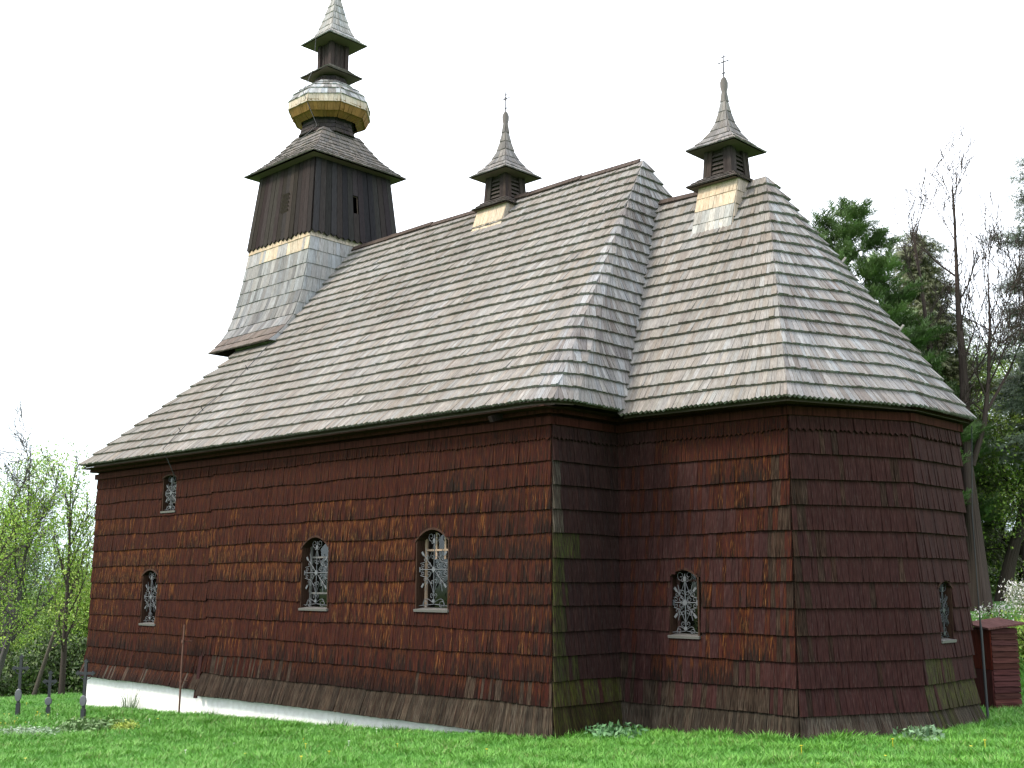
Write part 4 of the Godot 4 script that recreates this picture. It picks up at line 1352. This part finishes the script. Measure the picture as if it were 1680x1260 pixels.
func conifer(called: String, lab: String, at: Vector3, h: float, rad: float, o: Dictionary) -> void:
	var t := thing(called, lab, "tree", place_y(at), 0.0, "conifers behind the church")
	var buf := Buf.new()
	buf.tube([Vector3.ZERO, Vector3(0.04, h * 0.5, 0.03), Vector3(0.0, h, 0)], [o.r, o.r * 0.6, 0.01], 7, o.bark)
	var xf := []
	var cols := []
	var whorls: int = o.whorls
	for i in whorls:
		var f := float(i) / (whorls - 1)
		var y: float = lerpf(h * o.low, h * 0.98, f)
		var reach: float = rad * pow(1.0 - f, o.taper) * (0.75 + 0.5 * rng.randf()) + 0.12
		var nb: int = o.per
		for k in nb:
			var a := TAU * (k + rng.randf() * 0.8) / nb + i * 1.3
			var len: float = reach * rng.randf_range(0.6, 1.1)
			var dir := Vector3(cos(a), o.rise + 0.35 * f, sin(a)).normalized()
			var path := []
			var rr := []
			var p := Vector3(0, y, 0)
			for s in 6:
				path.append(p)
				rr.append(maxf(0.03 * (1.0 - s / 5.5) * (0.4 + len * 0.3), 0.006))
				p += dir * len / 5.0
				dir = (dir + Vector3(0, -o.droop * 0.18, 0) + Vector3(rng.randfn(), rng.randfn(), rng.randfn()) * 0.06).normalized()
			buf.tube(path, rr, 4, o.bark, false)
			var n := int(len * o.dens) + 2
			for m in n:
				var s: float = pow(rng.randf(), o.tipward)
				if o.get("clump", false): s = clampf(0.55 + 0.45 * rng.randf(), 0, 1)
				var fi: float = s * 4.99
				var q: Vector3 = path[int(fi)].lerp(path[int(fi) + 1], fi - int(fi))
				q += Vector3(rng.randfn(), rng.randfn() * 0.55, rng.randfn()) * o.fuzz * (0.4 + 0.6 * s)
				var out := Vector3(cos(a + rng.randfn() * 0.7), rng.randf_range(-0.4, 0.5) - o.droop * 0.5 + o.lift, sin(a + rng.randfn() * 0.7)).normalized()
				var bs := Basis.looking_at(-out, Vector3(0.1, 1, 0.05)).scaled(Vector3.ONE * rng.randf_range(0.7, 1.3))
				xf.append(Transform3D(bs, q))
				var c: Color = o.leaf
				var v := rng.randf_range(0.65, 1.35)
				cols.append(Color(c.r * v, c.g * v, c.b * v))
	part("trunk", buf.mesh(), M.bark, t)
	var cr := scatter("crown", leaf_sets[o.set], M.leaf, xf, cols, t)
	cr.set_meta("kind", "stuff")

func bush(called: String, lab: String, cat: String, group: String, at: Vector3, size: Vector3, n: int, st: int, cols_in: Array) -> void:
	var t := thing(called, lab, cat, place_y(at), 0.0, group)
	var buf := Buf.new()
	for k in 7:
		var a := rng.randf() * TAU
		var e := Vector3(cos(a) * size.x * 0.6, size.y * rng.randf_range(0.7, 1.0), sin(a) * size.z * 0.6)
		buf.tube([Vector3(0, -0.05, 0), e * 0.5 + Vector3(0, 0.1, 0), e], [0.02, 0.012, 0.004], 4, Color(0.06, 0.05, 0.04), false)
	part("stems", buf.mesh(), M.bark, t)
	var xf := []
	var cols := []
	var lobes := []
	for k in 9: lobes.append([Vector3(rng.randf_range(-0.7, 0.7) * size.x, rng.randf_range(0.25, 0.8) * size.y, rng.randf_range(-0.7, 0.7) * size.z), rng.randf_range(0.25, 0.5)])
	for i in n:
		var l: Array = lobes[rng.randi() % lobes.size()]
		var d: Vector3 = Vector3(rng.randfn(), rng.randfn(), rng.randfn()).normalized() * pow(rng.randf(), 0.45) * float(l[1])
		var q: Vector3 = l[0] + d * size
		if q.y < 0.02: q.y = rng.randf() * 0.2 * size.y
		var bs := Basis.from_euler(Vector3(rng.randf() * TAU, rng.randf() * TAU, rng.randf() * TAU)).scaled(Vector3.ONE * rng.randf_range(0.7, 1.25))
		xf.append(Transform3D(bs, q))
		var c: Color = cols_in[rng.randi() % cols_in.size()]
		var v := rng.randf_range(0.7, 1.3)
		cols.append(Color(c.r * v, c.g * v, c.b * v))
	var cr := scatter("foliage", leaf_sets[st], M.leaf, xf, cols, t)
	cr.set_meta("kind", "stuff")

# a spot by bearing from the viewpoint: metres to the right and metres ahead
func spot(right: float, ahead: float) -> Vector3:
	return Vector3(CAM.x + cos(YAW) * right + sin(YAW) * ahead, 0, CAM.z + sin(YAW) * right - cos(YAW) * ahead)

func stem_tree() -> void:
	# tall bare tree: three stems from one foot, each with rising side branches
	var at := spot(9.95, 25.0)
	var t := thing("bare_tree", "tall bare tree with several grey stems behind the apse", "tree", place_y(at), 0.0, "leafy trees behind the church")
	var rt := Vector3(cos(YAW), 0, sin(YAW))
	var fw := Vector3(sin(YAW), 0, -cos(YAW))
	var o := {"levels": 3, "kids": [9, 6, 5], "bend": 0.06, "up": 0.10, "angle": 0.55, "ratio": 0.5, "first": 0.2, "bark": Color(0.075, 0.062, 0.058), "slim": 0.012}
	var stems := [
		[[0.0, 0.0, 0.0, 0.25], [-0.05, 1.6, 0.0, 0.21], [-0.1, 3.2, 0.05, 0.18], [-0.02, 5.0, 0.1, 0.13], [-0.05, 6.6, 0.1, 0.085], [-0.02, 8.0, 0.1, 0.05], [0.0, 9.4, 0.1, 0.015]],
		[[-0.12, 1.2, 0.1, 0.14], [-0.45, 2.8, 0.2, 0.12], [-0.62, 4.4, 0.2, 0.10], [-0.72, 6.0, 0.2, 0.07], [-0.82, 7.4, 0.2, 0.04], [-0.95, 8.8, 0.2, 0.012]],
		[[0.0, 3.1, 0.0, 0.10], [0.28, 4.0, -0.1, 0.085], [0.42, 5.0, -0.15, 0.06], [0.50, 6.2, -0.2, 0.04], [0.55, 7.6, -0.2, 0.012]],
		[[0.36, 4.3, -0.12, 0.05], [0.95, 5.2, 0.0, 0.038], [1.35, 6.0, 0.1, 0.025], [1.6, 7.0, 0.1, 0.01]]]
	var buf := Buf.new()
	var tips := []
	for st in stems:
		var path := []
		var rad := []
		for q in st:
			path.append(rt * q[0] + Vector3.UP * q[1] + fw * q[2])
			rad.append(q[3] * (0.72 + 0.28 * clampf(1.0 - q[1] / 2.5, 0, 1)))
		buf.tube(path, rad, 8, o.bark, false)
		for k in 12:
			var f := lerpf(0.28, 0.99, (k + rng.randf()) / 12.0) * (path.size() - 1)
			var si := int(f)
			var base: Vector3 = path[si].lerp(path[si + 1], f - si)
			var a := rng.randf() * TAU
			var d := Vector3(cos(a), rng.randf_range(0.7, 1.6), sin(a)).normalized()
			limb(buf, base, d, rng.randf_range(0.9, 2.0), minf(rad[si] * 0.4, 0.024), 1, o, tips)
	part("trunk", buf.mesh(), M.bark, t)

func build_trees() -> void:
	leaf_sets = [leaf_mesh(9, 0.26, 0.055), leaf_mesh(9, 0.20, 0.035), needle_mesh(26, 0.34, 0.075, 0.006), needle_mesh(30, 0.22, 0.11, 0.007), leaf_mesh(10, 0.14, 0.028), leaf_mesh(9, 0.10, 0.045)]
	var fresh := Color(0.19, 0.30, 0.035)
	var mid := Color(0.105, 0.18, 0.03)
	var deep := Color(0.055, 0.095, 0.024)
	var bk := Color(0.11, 0.095, 0.085)
	var bk2 := Color(0.16, 0.15, 0.16)
	var gl := "trees beyond the west end of the church"
	var gr := "leafy trees behind the church"
	# --- west side (left in the photograph)
	broadleaf("bare_tree", "bare branching tree with leaning trunk at the picture's west edge", gl, spot(-12.9, 29.5), 7.4, {"levels": 4, "kids": [9, 6, 5, 4], "bend": 0.10, "up": 0.05, "angle": 0.62, "ratio": 0.52, "first": 0.25, "r": 0.095, "bark": bk2 * 0.7, "leaves": 0.0, "fuzz": 0.2, "leaf": fresh, "lean": Vector3(0.10, 0, -0.05)})
	broadleaf("leafy_tree", "bright green young leafy tree in front of the bare tree", gl, spot(-13.0, 28.0), 7.2, {"levels": 3, "kids": [16, 7, 5], "bend": 0.08, "up": 0.08, "angle": 0.7, "ratio": 0.42, "first": 0.12, "r": 0.10, "bark": bk, "leaves": 0.75, "fuzz": 0.22, "leaf": fresh * 1.25, "set": 1})
	broadleaf("bare_tree", "second bare tree with fine upright twigs behind the bright leafy tree", gl, spot(-13.9, 32.0), 7.2, {"levels": 4, "kids": [12, 7, 5, 4], "bend": 0.08, "up": 0.08, "angle": 0.6, "ratio": 0.46, "first": 0.25, "r": 0.10, "bark": bk2 * 0.8, "leaves": 0.0, "fuzz": 0.2, "leaf": fresh})
	broadleaf("sapling", "slim leaning sapling with sparse leaves behind the small cross", gl, spot(-11.0, 27.5), 5.6, {"levels": 3, "kids": [12, 5, 4], "bend": 0.05, "up": 0.07, "angle": 0.5, "ratio": 0.35, "first": 0.25, "r": 0.055, "bark": bk, "leaves": 0.35, "fuzz": 0.16, "leaf": fresh, "set": 1, "lean": Vector3(0.18, 0, -0.17)})
	broadleaf("sapling", "straight dark slim tree with sparse leaves close to the plinth corner", gl, spot(-10.15, 27.0), 6.6, {"levels": 3, "kids": [14, 5, 4], "bend": 0.04, "up": 0.10, "angle": 0.5, "ratio": 0.32, "first": 0.2, "r": 0.075, "bark": bk * 0.6, "leaves": 0.35, "fuzz": 0.16, "leaf": fresh, "set": 1})
	var west := [[-16.0, 33.0, 7.5, fresh], [-14.2, 33.5, 6.2, mid], [-12.6, 34.5, 5.2, fresh], [-12.0, 37.0, 5.6, mid], [-10.9, 36.0, 5.0, fresh], [-16.5, 38.0, 8.0, mid], [-14.6, 41.0, 6.5, deep], [-12.9, 43.0, 5.8, deep], [-18.5, 41.0, 8.5, mid], [-11.4, 42.0, 5.8, mid], [-17.5, 47.0, 8.0, deep], [-20.5, 46.0, 9.0, mid], [-15.5, 49.0, 7.2, deep], [-13.5, 50.0, 7.4, mid]]
	for w in west:
		broadleaf("woodland_tree", "leafy spring tree in the wood beyond the graves", gl, spot(w[0], w[1]), w[2], {"levels": 3, "kids": [13, 7, 5], "bend": 0.08, "up": 0.05, "angle": 0.85, "ratio": 0.40, "first": 0.05, "r": 0.085, "bark": bk * 0.7, "leaves": 1.35, "fuzz": 0.32, "leaf": w[3] * 1.2, "set": 1, "bare": 0.03})
	for w in [[-15.2, 30.5], [-13.8, 31.0], [-12.6, 31.2], [-11.5, 31.5], [-10.5, 31.0], [-9.8, 30.8], [-16.8, 31.0], [-12.0, 33.0], [-14.5, 32.5]]:
		bush("undergrowth_shrub", "dark green shrub in the undergrowth below the wood", "shrub", "undergrowth shrubs beyond the graves", spot(w[0], w[1]), Vector3(1.5, 1.7, 1.3), 700, 0, [deep, mid * 0.8, deep * 0.7])
	# --- north side (right in the photograph)
	conifer("pine_tree", "bushy green pine rising behind the apse roof", spot(7.4, 25.0), 9.3, 2.9, {"r": 0.16, "bark": Color(0.09, 0.06, 0.045), "whorls": 14, "low": 0.28, "taper": 0.66, "per": 6, "rise": 0.22, "droop": 0.05, "dens": 60.0, "tipward": 0.5, "fuzz": 0.17, "clump": true, "lift": 0.5, "leaf": Color(0.105, 0.165, 0.062), "set": 3})
	conifer("pine_tree", "lower green pine bough tree half hidden by the apse roof", spot(9.0, 26.5), 6.9, 2.3, {"r": 0.12, "bark": Color(0.09, 0.06, 0.045), "whorls": 12, "low": 0.25, "taper": 0.6, "per": 6, "rise": 0.2, "droop": 0.15, "dens": 44.0, "tipward": 0.5, "fuzz": 0.2, "clump": true, "lift": 0.4, "leaf": Color(0.095, 0.155, 0.055), "set": 3})
	conifer("spruce_tree", "brownish drooping spruce between the pine and the bare tree", spot(10.45, 29.0), 9.5, 2.2, {"r": 0.14, "bark": Color(0.07, 0.05, 0.04), "whorls": 26, "low": 0.12, "taper": 0.70, "per": 7, "rise": 0.15, "droop": 0.7, "dens": 80.0, "tipward": 0.7, "fuzz": 0.14, "lift": 0.0, "leaf": Color(0.125, 0.140, 0.066), "set": 2})
	conifer("spruce_tree", "dark blue green spruce reaching in from the picture's east edge", spot(12.3, 25.5), 10.4, 1.75, {"r": 0.15, "bark": Color(0.06, 0.05, 0.045), "whorls": 20, "low": 0.3, "taper": 0.6, "per": 6, "rise": 0.05, "droop": 0.35, "dens": 75.0, "tipward": 0.8, "fuzz": 0.12, "lift": 0.1, "leaf": Color(0.09, 0.125, 0.078), "set": 2})
	stem_tree()
	broadleaf("leafy_tree", "dark trunked leafy tree leaning behind the blossom shrub", gr, spot(11.0, 26.5), 7.0, {"levels": 3, "kids": [14, 7, 5], "bend": 0.08, "up": 0.03, "angle": 0.8, "ratio": 0.45, "first": 0.2, "r": 0.17, "bark": bk * 0.5, "leaves": 1.3, "fuzz": 0.26, "leaf": fresh * 0.6, "set": 1, "lean": Vector3(0.10, 0, -0.10)})
	var north := [[12.4, 28.5, 7.4, fresh], [13.0, 31.0, 8.0, mid], [11.9, 32.0, 6.2, fresh], [10.8, 33.0, 5.6, mid], [14.0, 35.0, 8.4, mid], [12.6, 37.0, 7.0, deep], [11.2, 38.0, 6.5, deep], [15.5, 38.0, 9.0, mid]]
	for w in north:
		broadleaf("woodland_tree", "leafy spring tree in the thicket north of the church", gr, spot(w[0], w[1]), w[2], {"levels": 3, "kids": [13, 7, 5], "bend": 0.09, "up": 0.04, "angle": 0.85, "ratio": 0.42, "first": 0.08, "r": 0.11, "bark": bk * 0.5, "leaves": 1.4, "fuzz": 0.30, "leaf": w[3] * 0.95, "set": 1, "bare": 0.04})
	for w in [[9.6, 29.5], [10.6, 30.5], [11.8, 29.5], [12.8, 30.0], [13.6, 29.0]]:
		bush("undergrowth_shrub", "green shrub under the trees north of the church", "shrub", "undergrowth shrubs north of the church", spot(w[0], w[1]), Vector3(1.2, 1.4, 1.2), 500, 0, [mid, deep, fresh * 0.7])
	bush("hedge_shrub", "low yellow green shrub behind the red cabinet", "shrub", "", spot(8.9, 20.0), Vector3(0.9, 0.75, 0.6), 520, 1, [fresh, Color(0.13, 0.17, 0.02)])
	bush("blossom_shrub", "white blossoming shrub on the bank behind the cabinet", "shrub", "", spot(10.0, 22.6), Vector3(0.50, 0.85, 0.45), 260, 4, [Color(0.62, 0.60, 0.60), Color(0.55, 0.52, 0.52), Color(0.10, 0.13, 0.03)])
	bush("blossom_shrub", "small white blossoming sprig at the foot of the grey trunk", "shrub", "", spot(9.75, 23.8), Vector3(0.5, 0.28, 0.3), 60, 4, [Color(0.6, 0.58, 0.58), Color(0.10, 0.13, 0.03)])

func in_church(x: float, z: float) -> bool:
	if x < 0.06 and x > -11.95 and z < 0.08 and z > -6.6: return true
	if x < 2.72 and x >= 0.0 and z < -1.22 and z > -5.4: return true
	if x >= 2.72 and x < 3.48 and z < -1.22 - (x - 2.6) * 1.9 and z > -4.5: return true
	return false

func build_grass() -> void:
	var tufts := []
	for i in 5: tufts.append(tuft_mesh(11, 0.085, 0.0065, 0.05, 0.9))
	var fwd := Vector3(sin(YAW), 0, -cos(YAW))
	var rgt := Vector3(cos(YAW), 0, sin(YAW))
	var xfs := [[], [], [], [], []]
	var cs := [[], [], [], [], []]
	var bare := [[Vector2(3.75, -0.55), 0.42], [Vector2(4.6, -0.9), 0.35], [Vector2(2.95, -0.95), 0.25], [Vector2(-7.0, 3.25), 0.42], [Vector2(-6.75, 2.55), 0.34], [Vector2(-7.2, 2.05), 0.42], [Vector2(-6.35, 2.2), 0.16], [Vector2(-8.6, 2.95), 0.5]]
	var made := 0
	for i in 210000:
		var ahead := 8.0 + 22.0 * pow(rng.randf(), 1.25)
		var side := rng.randf_range(-0.50, 0.50) * ahead
		var p := CAM + fwd * ahead + rgt * side
		if in_church(p.x, p.z): continue
		if p.x < -17.5 or p.z < -12.0: continue
		if p.z < -2.0 and p.x < 2.0: continue
		var n := noi2.get_noise_2d(p.x * 4.0, p.z * 4.0)
		var skip := false
		for b in bare:
			if Vector2(p.x, p.z).distance_to(b[0]) < b[1] * (1.0 + n) and rng.randf() < 0.8: skip = true
		if skip: continue
		var y := ground_y(p.x, p.z)
		var k := i % 5
		var s := rng.randf_range(0.6, 1.25) * (1.0 + 0.65 * n)
		var wall_near := (p.z < 0.35 and p.x < 0.3) or (p.x > 0 and p.z < -0.9 and p.x < 3.0)
		if wall_near: s *= (0.75 if p.x < -0.8 else 1.2)
		if ahead > 16.0: s *= 1.15
		var bs := Basis(Vector3.UP, rng.randf() * TAU).scaled(Vector3(s * 1.15, s, s * 1.15))
		xfs[k].append(Transform3D(bs, Vector3(p.x, y - 0.006, p.z)))
		var v := rng.randf_range(0.86, 1.18)
		var c := Color(0.056, 0.212, 0.016).lerp(Color(0.098, 0.262, 0.025), clampf(0.5 + n, 0, 1))
		if rng.randf() < 0.06: c = Color(0.14, 0.20, 0.05)
		cs[k].append(Color(c.r * v, c.g * v, c.b * v))
		made += 1
	var g := Node3D.new()
	g.name = "grass"
	add_child(g)
	tag(g, "short bright green spring grass around the church", "grass", "", "stuff")
	for k in 5: scatter("tufts", tufts[k], M.grass, xfs[k], cs[k], g)
	# dandelions and daisies
	var fm := Buf.new()
	for i in 6:
		var a := TAU * i / 6
		fm.quad(Vector3(0, 0.10, 0), Vector3(cos(a) * 0.014, 0.104, sin(a) * 0.014), Vector3(cos(a + 0.5) * 0.016, 0.104, sin(a + 0.5) * 0.016), Vector3(cos(a + 1.0) * 0.014, 0.104, sin(a + 1.0) * 0.014))
	fm.quad(Vector3(-0.002, 0, 0), Vector3(0.002, 0, 0), Vector3(0.002, 0.1, 0), Vector3(-0.002, 0.1, 0))
	var xf := []
	var cc := []
	for i in 110:
		var ahead := 9.0 + 14.0 * rng.randf()
		var p := CAM + fwd * ahead + rgt * rng.randf_range(-0.46, 0.46) * ahead
		if i < 34: p = Vector3(-9.0 + rng.randfn() * 1.4, 0, 2.6 + rng.randfn() * 0.5)
		if in_church(p.x, p.z) or (p.z < -2.0 and p.x < 2.0): continue
		xf.append(Transform3D(Basis(Vector3.UP, rng.randf() * TAU).scaled(Vector3.ONE * rng.randf_range(0.7, 1.2)), Vector3(p.x, ground_y(p.x, p.z), p.z)))
		cc.append(Color(0.75, 0.55, 0.02) if i % 3 else Color(0.7, 0.7, 0.66))
	var fl := scatter("meadow_flowers", fm.mesh(), M.leaf, xf, cc, self)
	tag(fl, "tiny yellow and white flowers scattered in the grass", "flowers", "", "stuff")
	# plants by the wall and on the graves
	soil_patch("worn bare soil in the grass before the apse", Vector3(3.75, 0, -0.55), Vector2(0.42, 0.14), 0.7)
	soil_patch("worn bare soil in the grass at the picture's near east corner", Vector3(4.75, 0, -0.75), Vector2(0.5, 0.16), 0.8)
	soil_patch("bare soil strip along the foot of the chancel wall", Vector3(2.6, 0, -1.02), Vector2(0.5, 0.10), 0.1)
	soil_patch("brown soil of the grave bed below the tall cross", Vector3(-8.6, 0, 2.9), Vector2(0.75, 0.22), 0.3)
	soil_patch("brown soil under the silvery ground cover", Vector3(-6.85, 0, 3.45), Vector2(0.45, 0.25), 0.2)
	tall_tuft("tall_grass", "tall clump of green blades growing against the whitewashed plinth", Vector3(-9.85, 0, 0.22), 26, 0.40, 0.12, Color(0.06, 0.13, 0.035))
	tall_tuft("tall_grass", "low weedy clump at the plinth beside the iron rod", Vector3(-7.35, 0, 0.20), 26, 0.16, 0.22, Color(0.04, 0.13, 0.025))
	tall_tuft("tall_grass", "green weed clump under the nave wall where the plinth ends", Vector3(-3.9, 0, 0.22), 22, 0.17, 0.14, Color(0.04, 0.12, 0.02))
	tall_tuft("tall_grass", "small weed clump near the end of the plinth", Vector3(-2.75, 0, 0.22), 18, 0.14, 0.10, Color(0.05, 0.12, 0.02))
	ground_plant("silver_ground_cover", "silvery grey green ground cover on the grave", Vector3(-7.0, 0, 3.25), Vector2(0.42, 0.30), 0.07, 330, 4, [Color(0.25, 0.31, 0.23), Color(0.16, 0.24, 0.14)])
	ground_plant("strawberry_plant", "low leafy green plants on the grave beside the silvery ground cover", Vector3(-6.75, 0, 2.55), Vector2(0.34, 0.24), 0.10, 180, 5, [Color(0.09, 0.17, 0.05), Color(0.12, 0.2, 0.07)])
	ground_plant("mossy_ground_cover", "dark green cushion plant on the grave in front of the wide cross", Vector3(-7.2, 0, 2.05), Vector2(0.50, 0.30), 0.10, 300, 4, [Color(0.05, 0.12, 0.012), Color(0.08, 0.13, 0.012)])
	ground_plant("yellow_cushion_plant", "small yellow green cushion plant in the grass by the graves", Vector3(-6.35, 0, 2.20), Vector2(0.13, 0.11), 0.10, 160, 4, [Color(0.33, 0.40, 0.06), Color(0.24, 0.32, 0.04)])
	ground_plant("thistle_plant", "pale green leafy weed at the foot of the apse wall", Vector3(3.72, 0, -2.05), Vector2(0.14, 0.12), 0.09, 60, 5, [Color(0.14, 0.24, 0.13), Color(0.10, 0.18, 0.08)])
	ground_plant("dock_plant", "green leafy weed at the foot of the nave corner", Vector3(0.55, 0, -0.45), Vector2(0.24, 0.20), 0.09, 70, 5, [Color(0.07, 0.17, 0.06), Color(0.09, 0.2, 0.08)])

func soil_patch(lab: String, at: Vector3, ext: Vector2, turn: float) -> void:
	var b := Buf.new()
	var ring := []
	for i in 18:
		var a := TAU * i / 18
		var k := 1.0 + 0.35 * sin(a * 3.0 + at.x) + rng.randf_range(-0.2, 0.2)
		var q := Vector2(cos(a) * ext.x, sin(a) * ext.y).rotated(turn) * k
		ring.append(Vector3(at.x + q.x, ground_y(at.x + q.x, at.z + q.y) + 0.006, at.z + q.y))
	var c := Vector3(at.x, ground_y(at.x, at.z) + 0.012, at.z)
	for i in 18: b.tri(ring[i], c, ring[(i + 1) % 18])
	var o := part(numbered("bare_soil"), b.mesh(), M.soil, self)
	tag(o, lab, "soil", "", "structure")

func tall_tuft(called: String, lab: String, at: Vector3, n: int, h: float, r: float, c: Color) -> void:
	var t := thing(called, lab, "grass clump", Vector3(at.x, ground_y(at.x, at.z) - 0.01, at.z))
	var b := tuft_mesh(n * 3, h, 0.009, r, 0.5)
	var o := part("blades", b, mat_flat(lin(c.r, c.g, c.b), 0.6), t)
	o.set_meta("kind", "stuff")

func ground_plant(called: String, lab: String, at: Vector3, ext: Vector2, h: float, n: int, st: int, pal: Array) -> void:
	var t := thing(called, lab, "plant", Vector3(at.x, ground_y(at.x, at.z), at.z))
	var xf := []
	var cols := []
	for i in n:
		var p := Vector3(rng.randfn() * ext.x * 0.6, 0, rng.randfn() * ext.y * 0.6)
		p.y = ground_y(at.x + p.x, at.z + p.z) - t.position.y + rng.randf() * h
		xf.append(Transform3D(Basis.from_euler(Vector3(rng.randf() * 0.8, rng.randf() * TAU, rng.randf() * 0.8)).scaled(Vector3.ONE * rng.randf_range(0.5, 1.0)), p))
		var c: Color = pal[rng.randi() % pal.size()]
		var v := rng.randf_range(0.75, 1.25)
		cols.append(Color(c.r * v, c.g * v, c.b * v))
	var o := scatter("leaves", leaf_sets[st], M.leaf, xf, cols, t)
	o.set_meta("kind", "stuff")

# ---------------------------------------------------------------- scene
func _ready() -> void:
	rng.seed = 20240511
	noi.seed = 5
	noi.frequency = 0.05
	noi2.seed = 9
	noi2.frequency = 0.35
	var cam := Camera3D.new()
	cam.name = "camera"
	add_child(cam)
	var r := Vector3(cos(YAW), 0, sin(YAW))
	var f0 := Vector3(sin(YAW), 0, -cos(YAW))
	var fw := f0 * cos(PITCH) + Vector3.UP * sin(PITCH)
	var up := -f0 * sin(PITCH) + Vector3.UP * cos(PITCH)
	var r2 := r * cos(ROLL) + up * sin(ROLL)
	var u2 := -r * sin(ROLL) + up * cos(ROLL)
	cam.transform = Transform3D(Basis(r2, u2, -fw), CAM)
	cam.fov = rad_to_deg(2.0 * atan(630.0 / 1903.8))
	cam.far = 900.0
	cam.current = true
	var we := WorldEnvironment.new()
	we.name = "environment"
	var env := Environment.new()
	env.background_mode = Environment.BG_SKY
	var sky := Sky.new()
	var sm := ProceduralSkyMaterial.new()
	sm.sky_top_color = Color(0.95, 0.965, 1.0)
	sm.sky_horizon_color = Color(0.70, 0.765, 0.785)
	sm.sky_curve = 0.12
	sm.ground_bottom_color = lin(0.06, 0.10, 0.03)
	sm.ground_horizon_color = lin(0.10, 0.14, 0.06)
	sm.sun_angle_max = 1.0
	sky.sky_material = sm
	env.sky = sky
	env.tonemap_mode = Environment.TONE_MAPPER_LINEAR
	env.tonemap_exposure = 3.0
	env.sdfgi_enabled = true
	env.ssao_enabled = true
	env.ssil_enabled = true
	we.environment = env
	add_child(we)
	var sun := DirectionalLight3D.new()
	sun.name = "sun"
	sun.light_energy = 0.5
	sun.light_color = Color(1.0, 0.96, 0.9)
	sun.light_angular_distance = 14.0
	sun.shadow_enabled = true
	add_child(sun)
	sun.look_at_from_position(Vector3(-5, 9, 8), Vector3.ZERO)
	make_materials()
	build_ground()
	build_church()
	build_props()
	build_trees()
	build_grass()
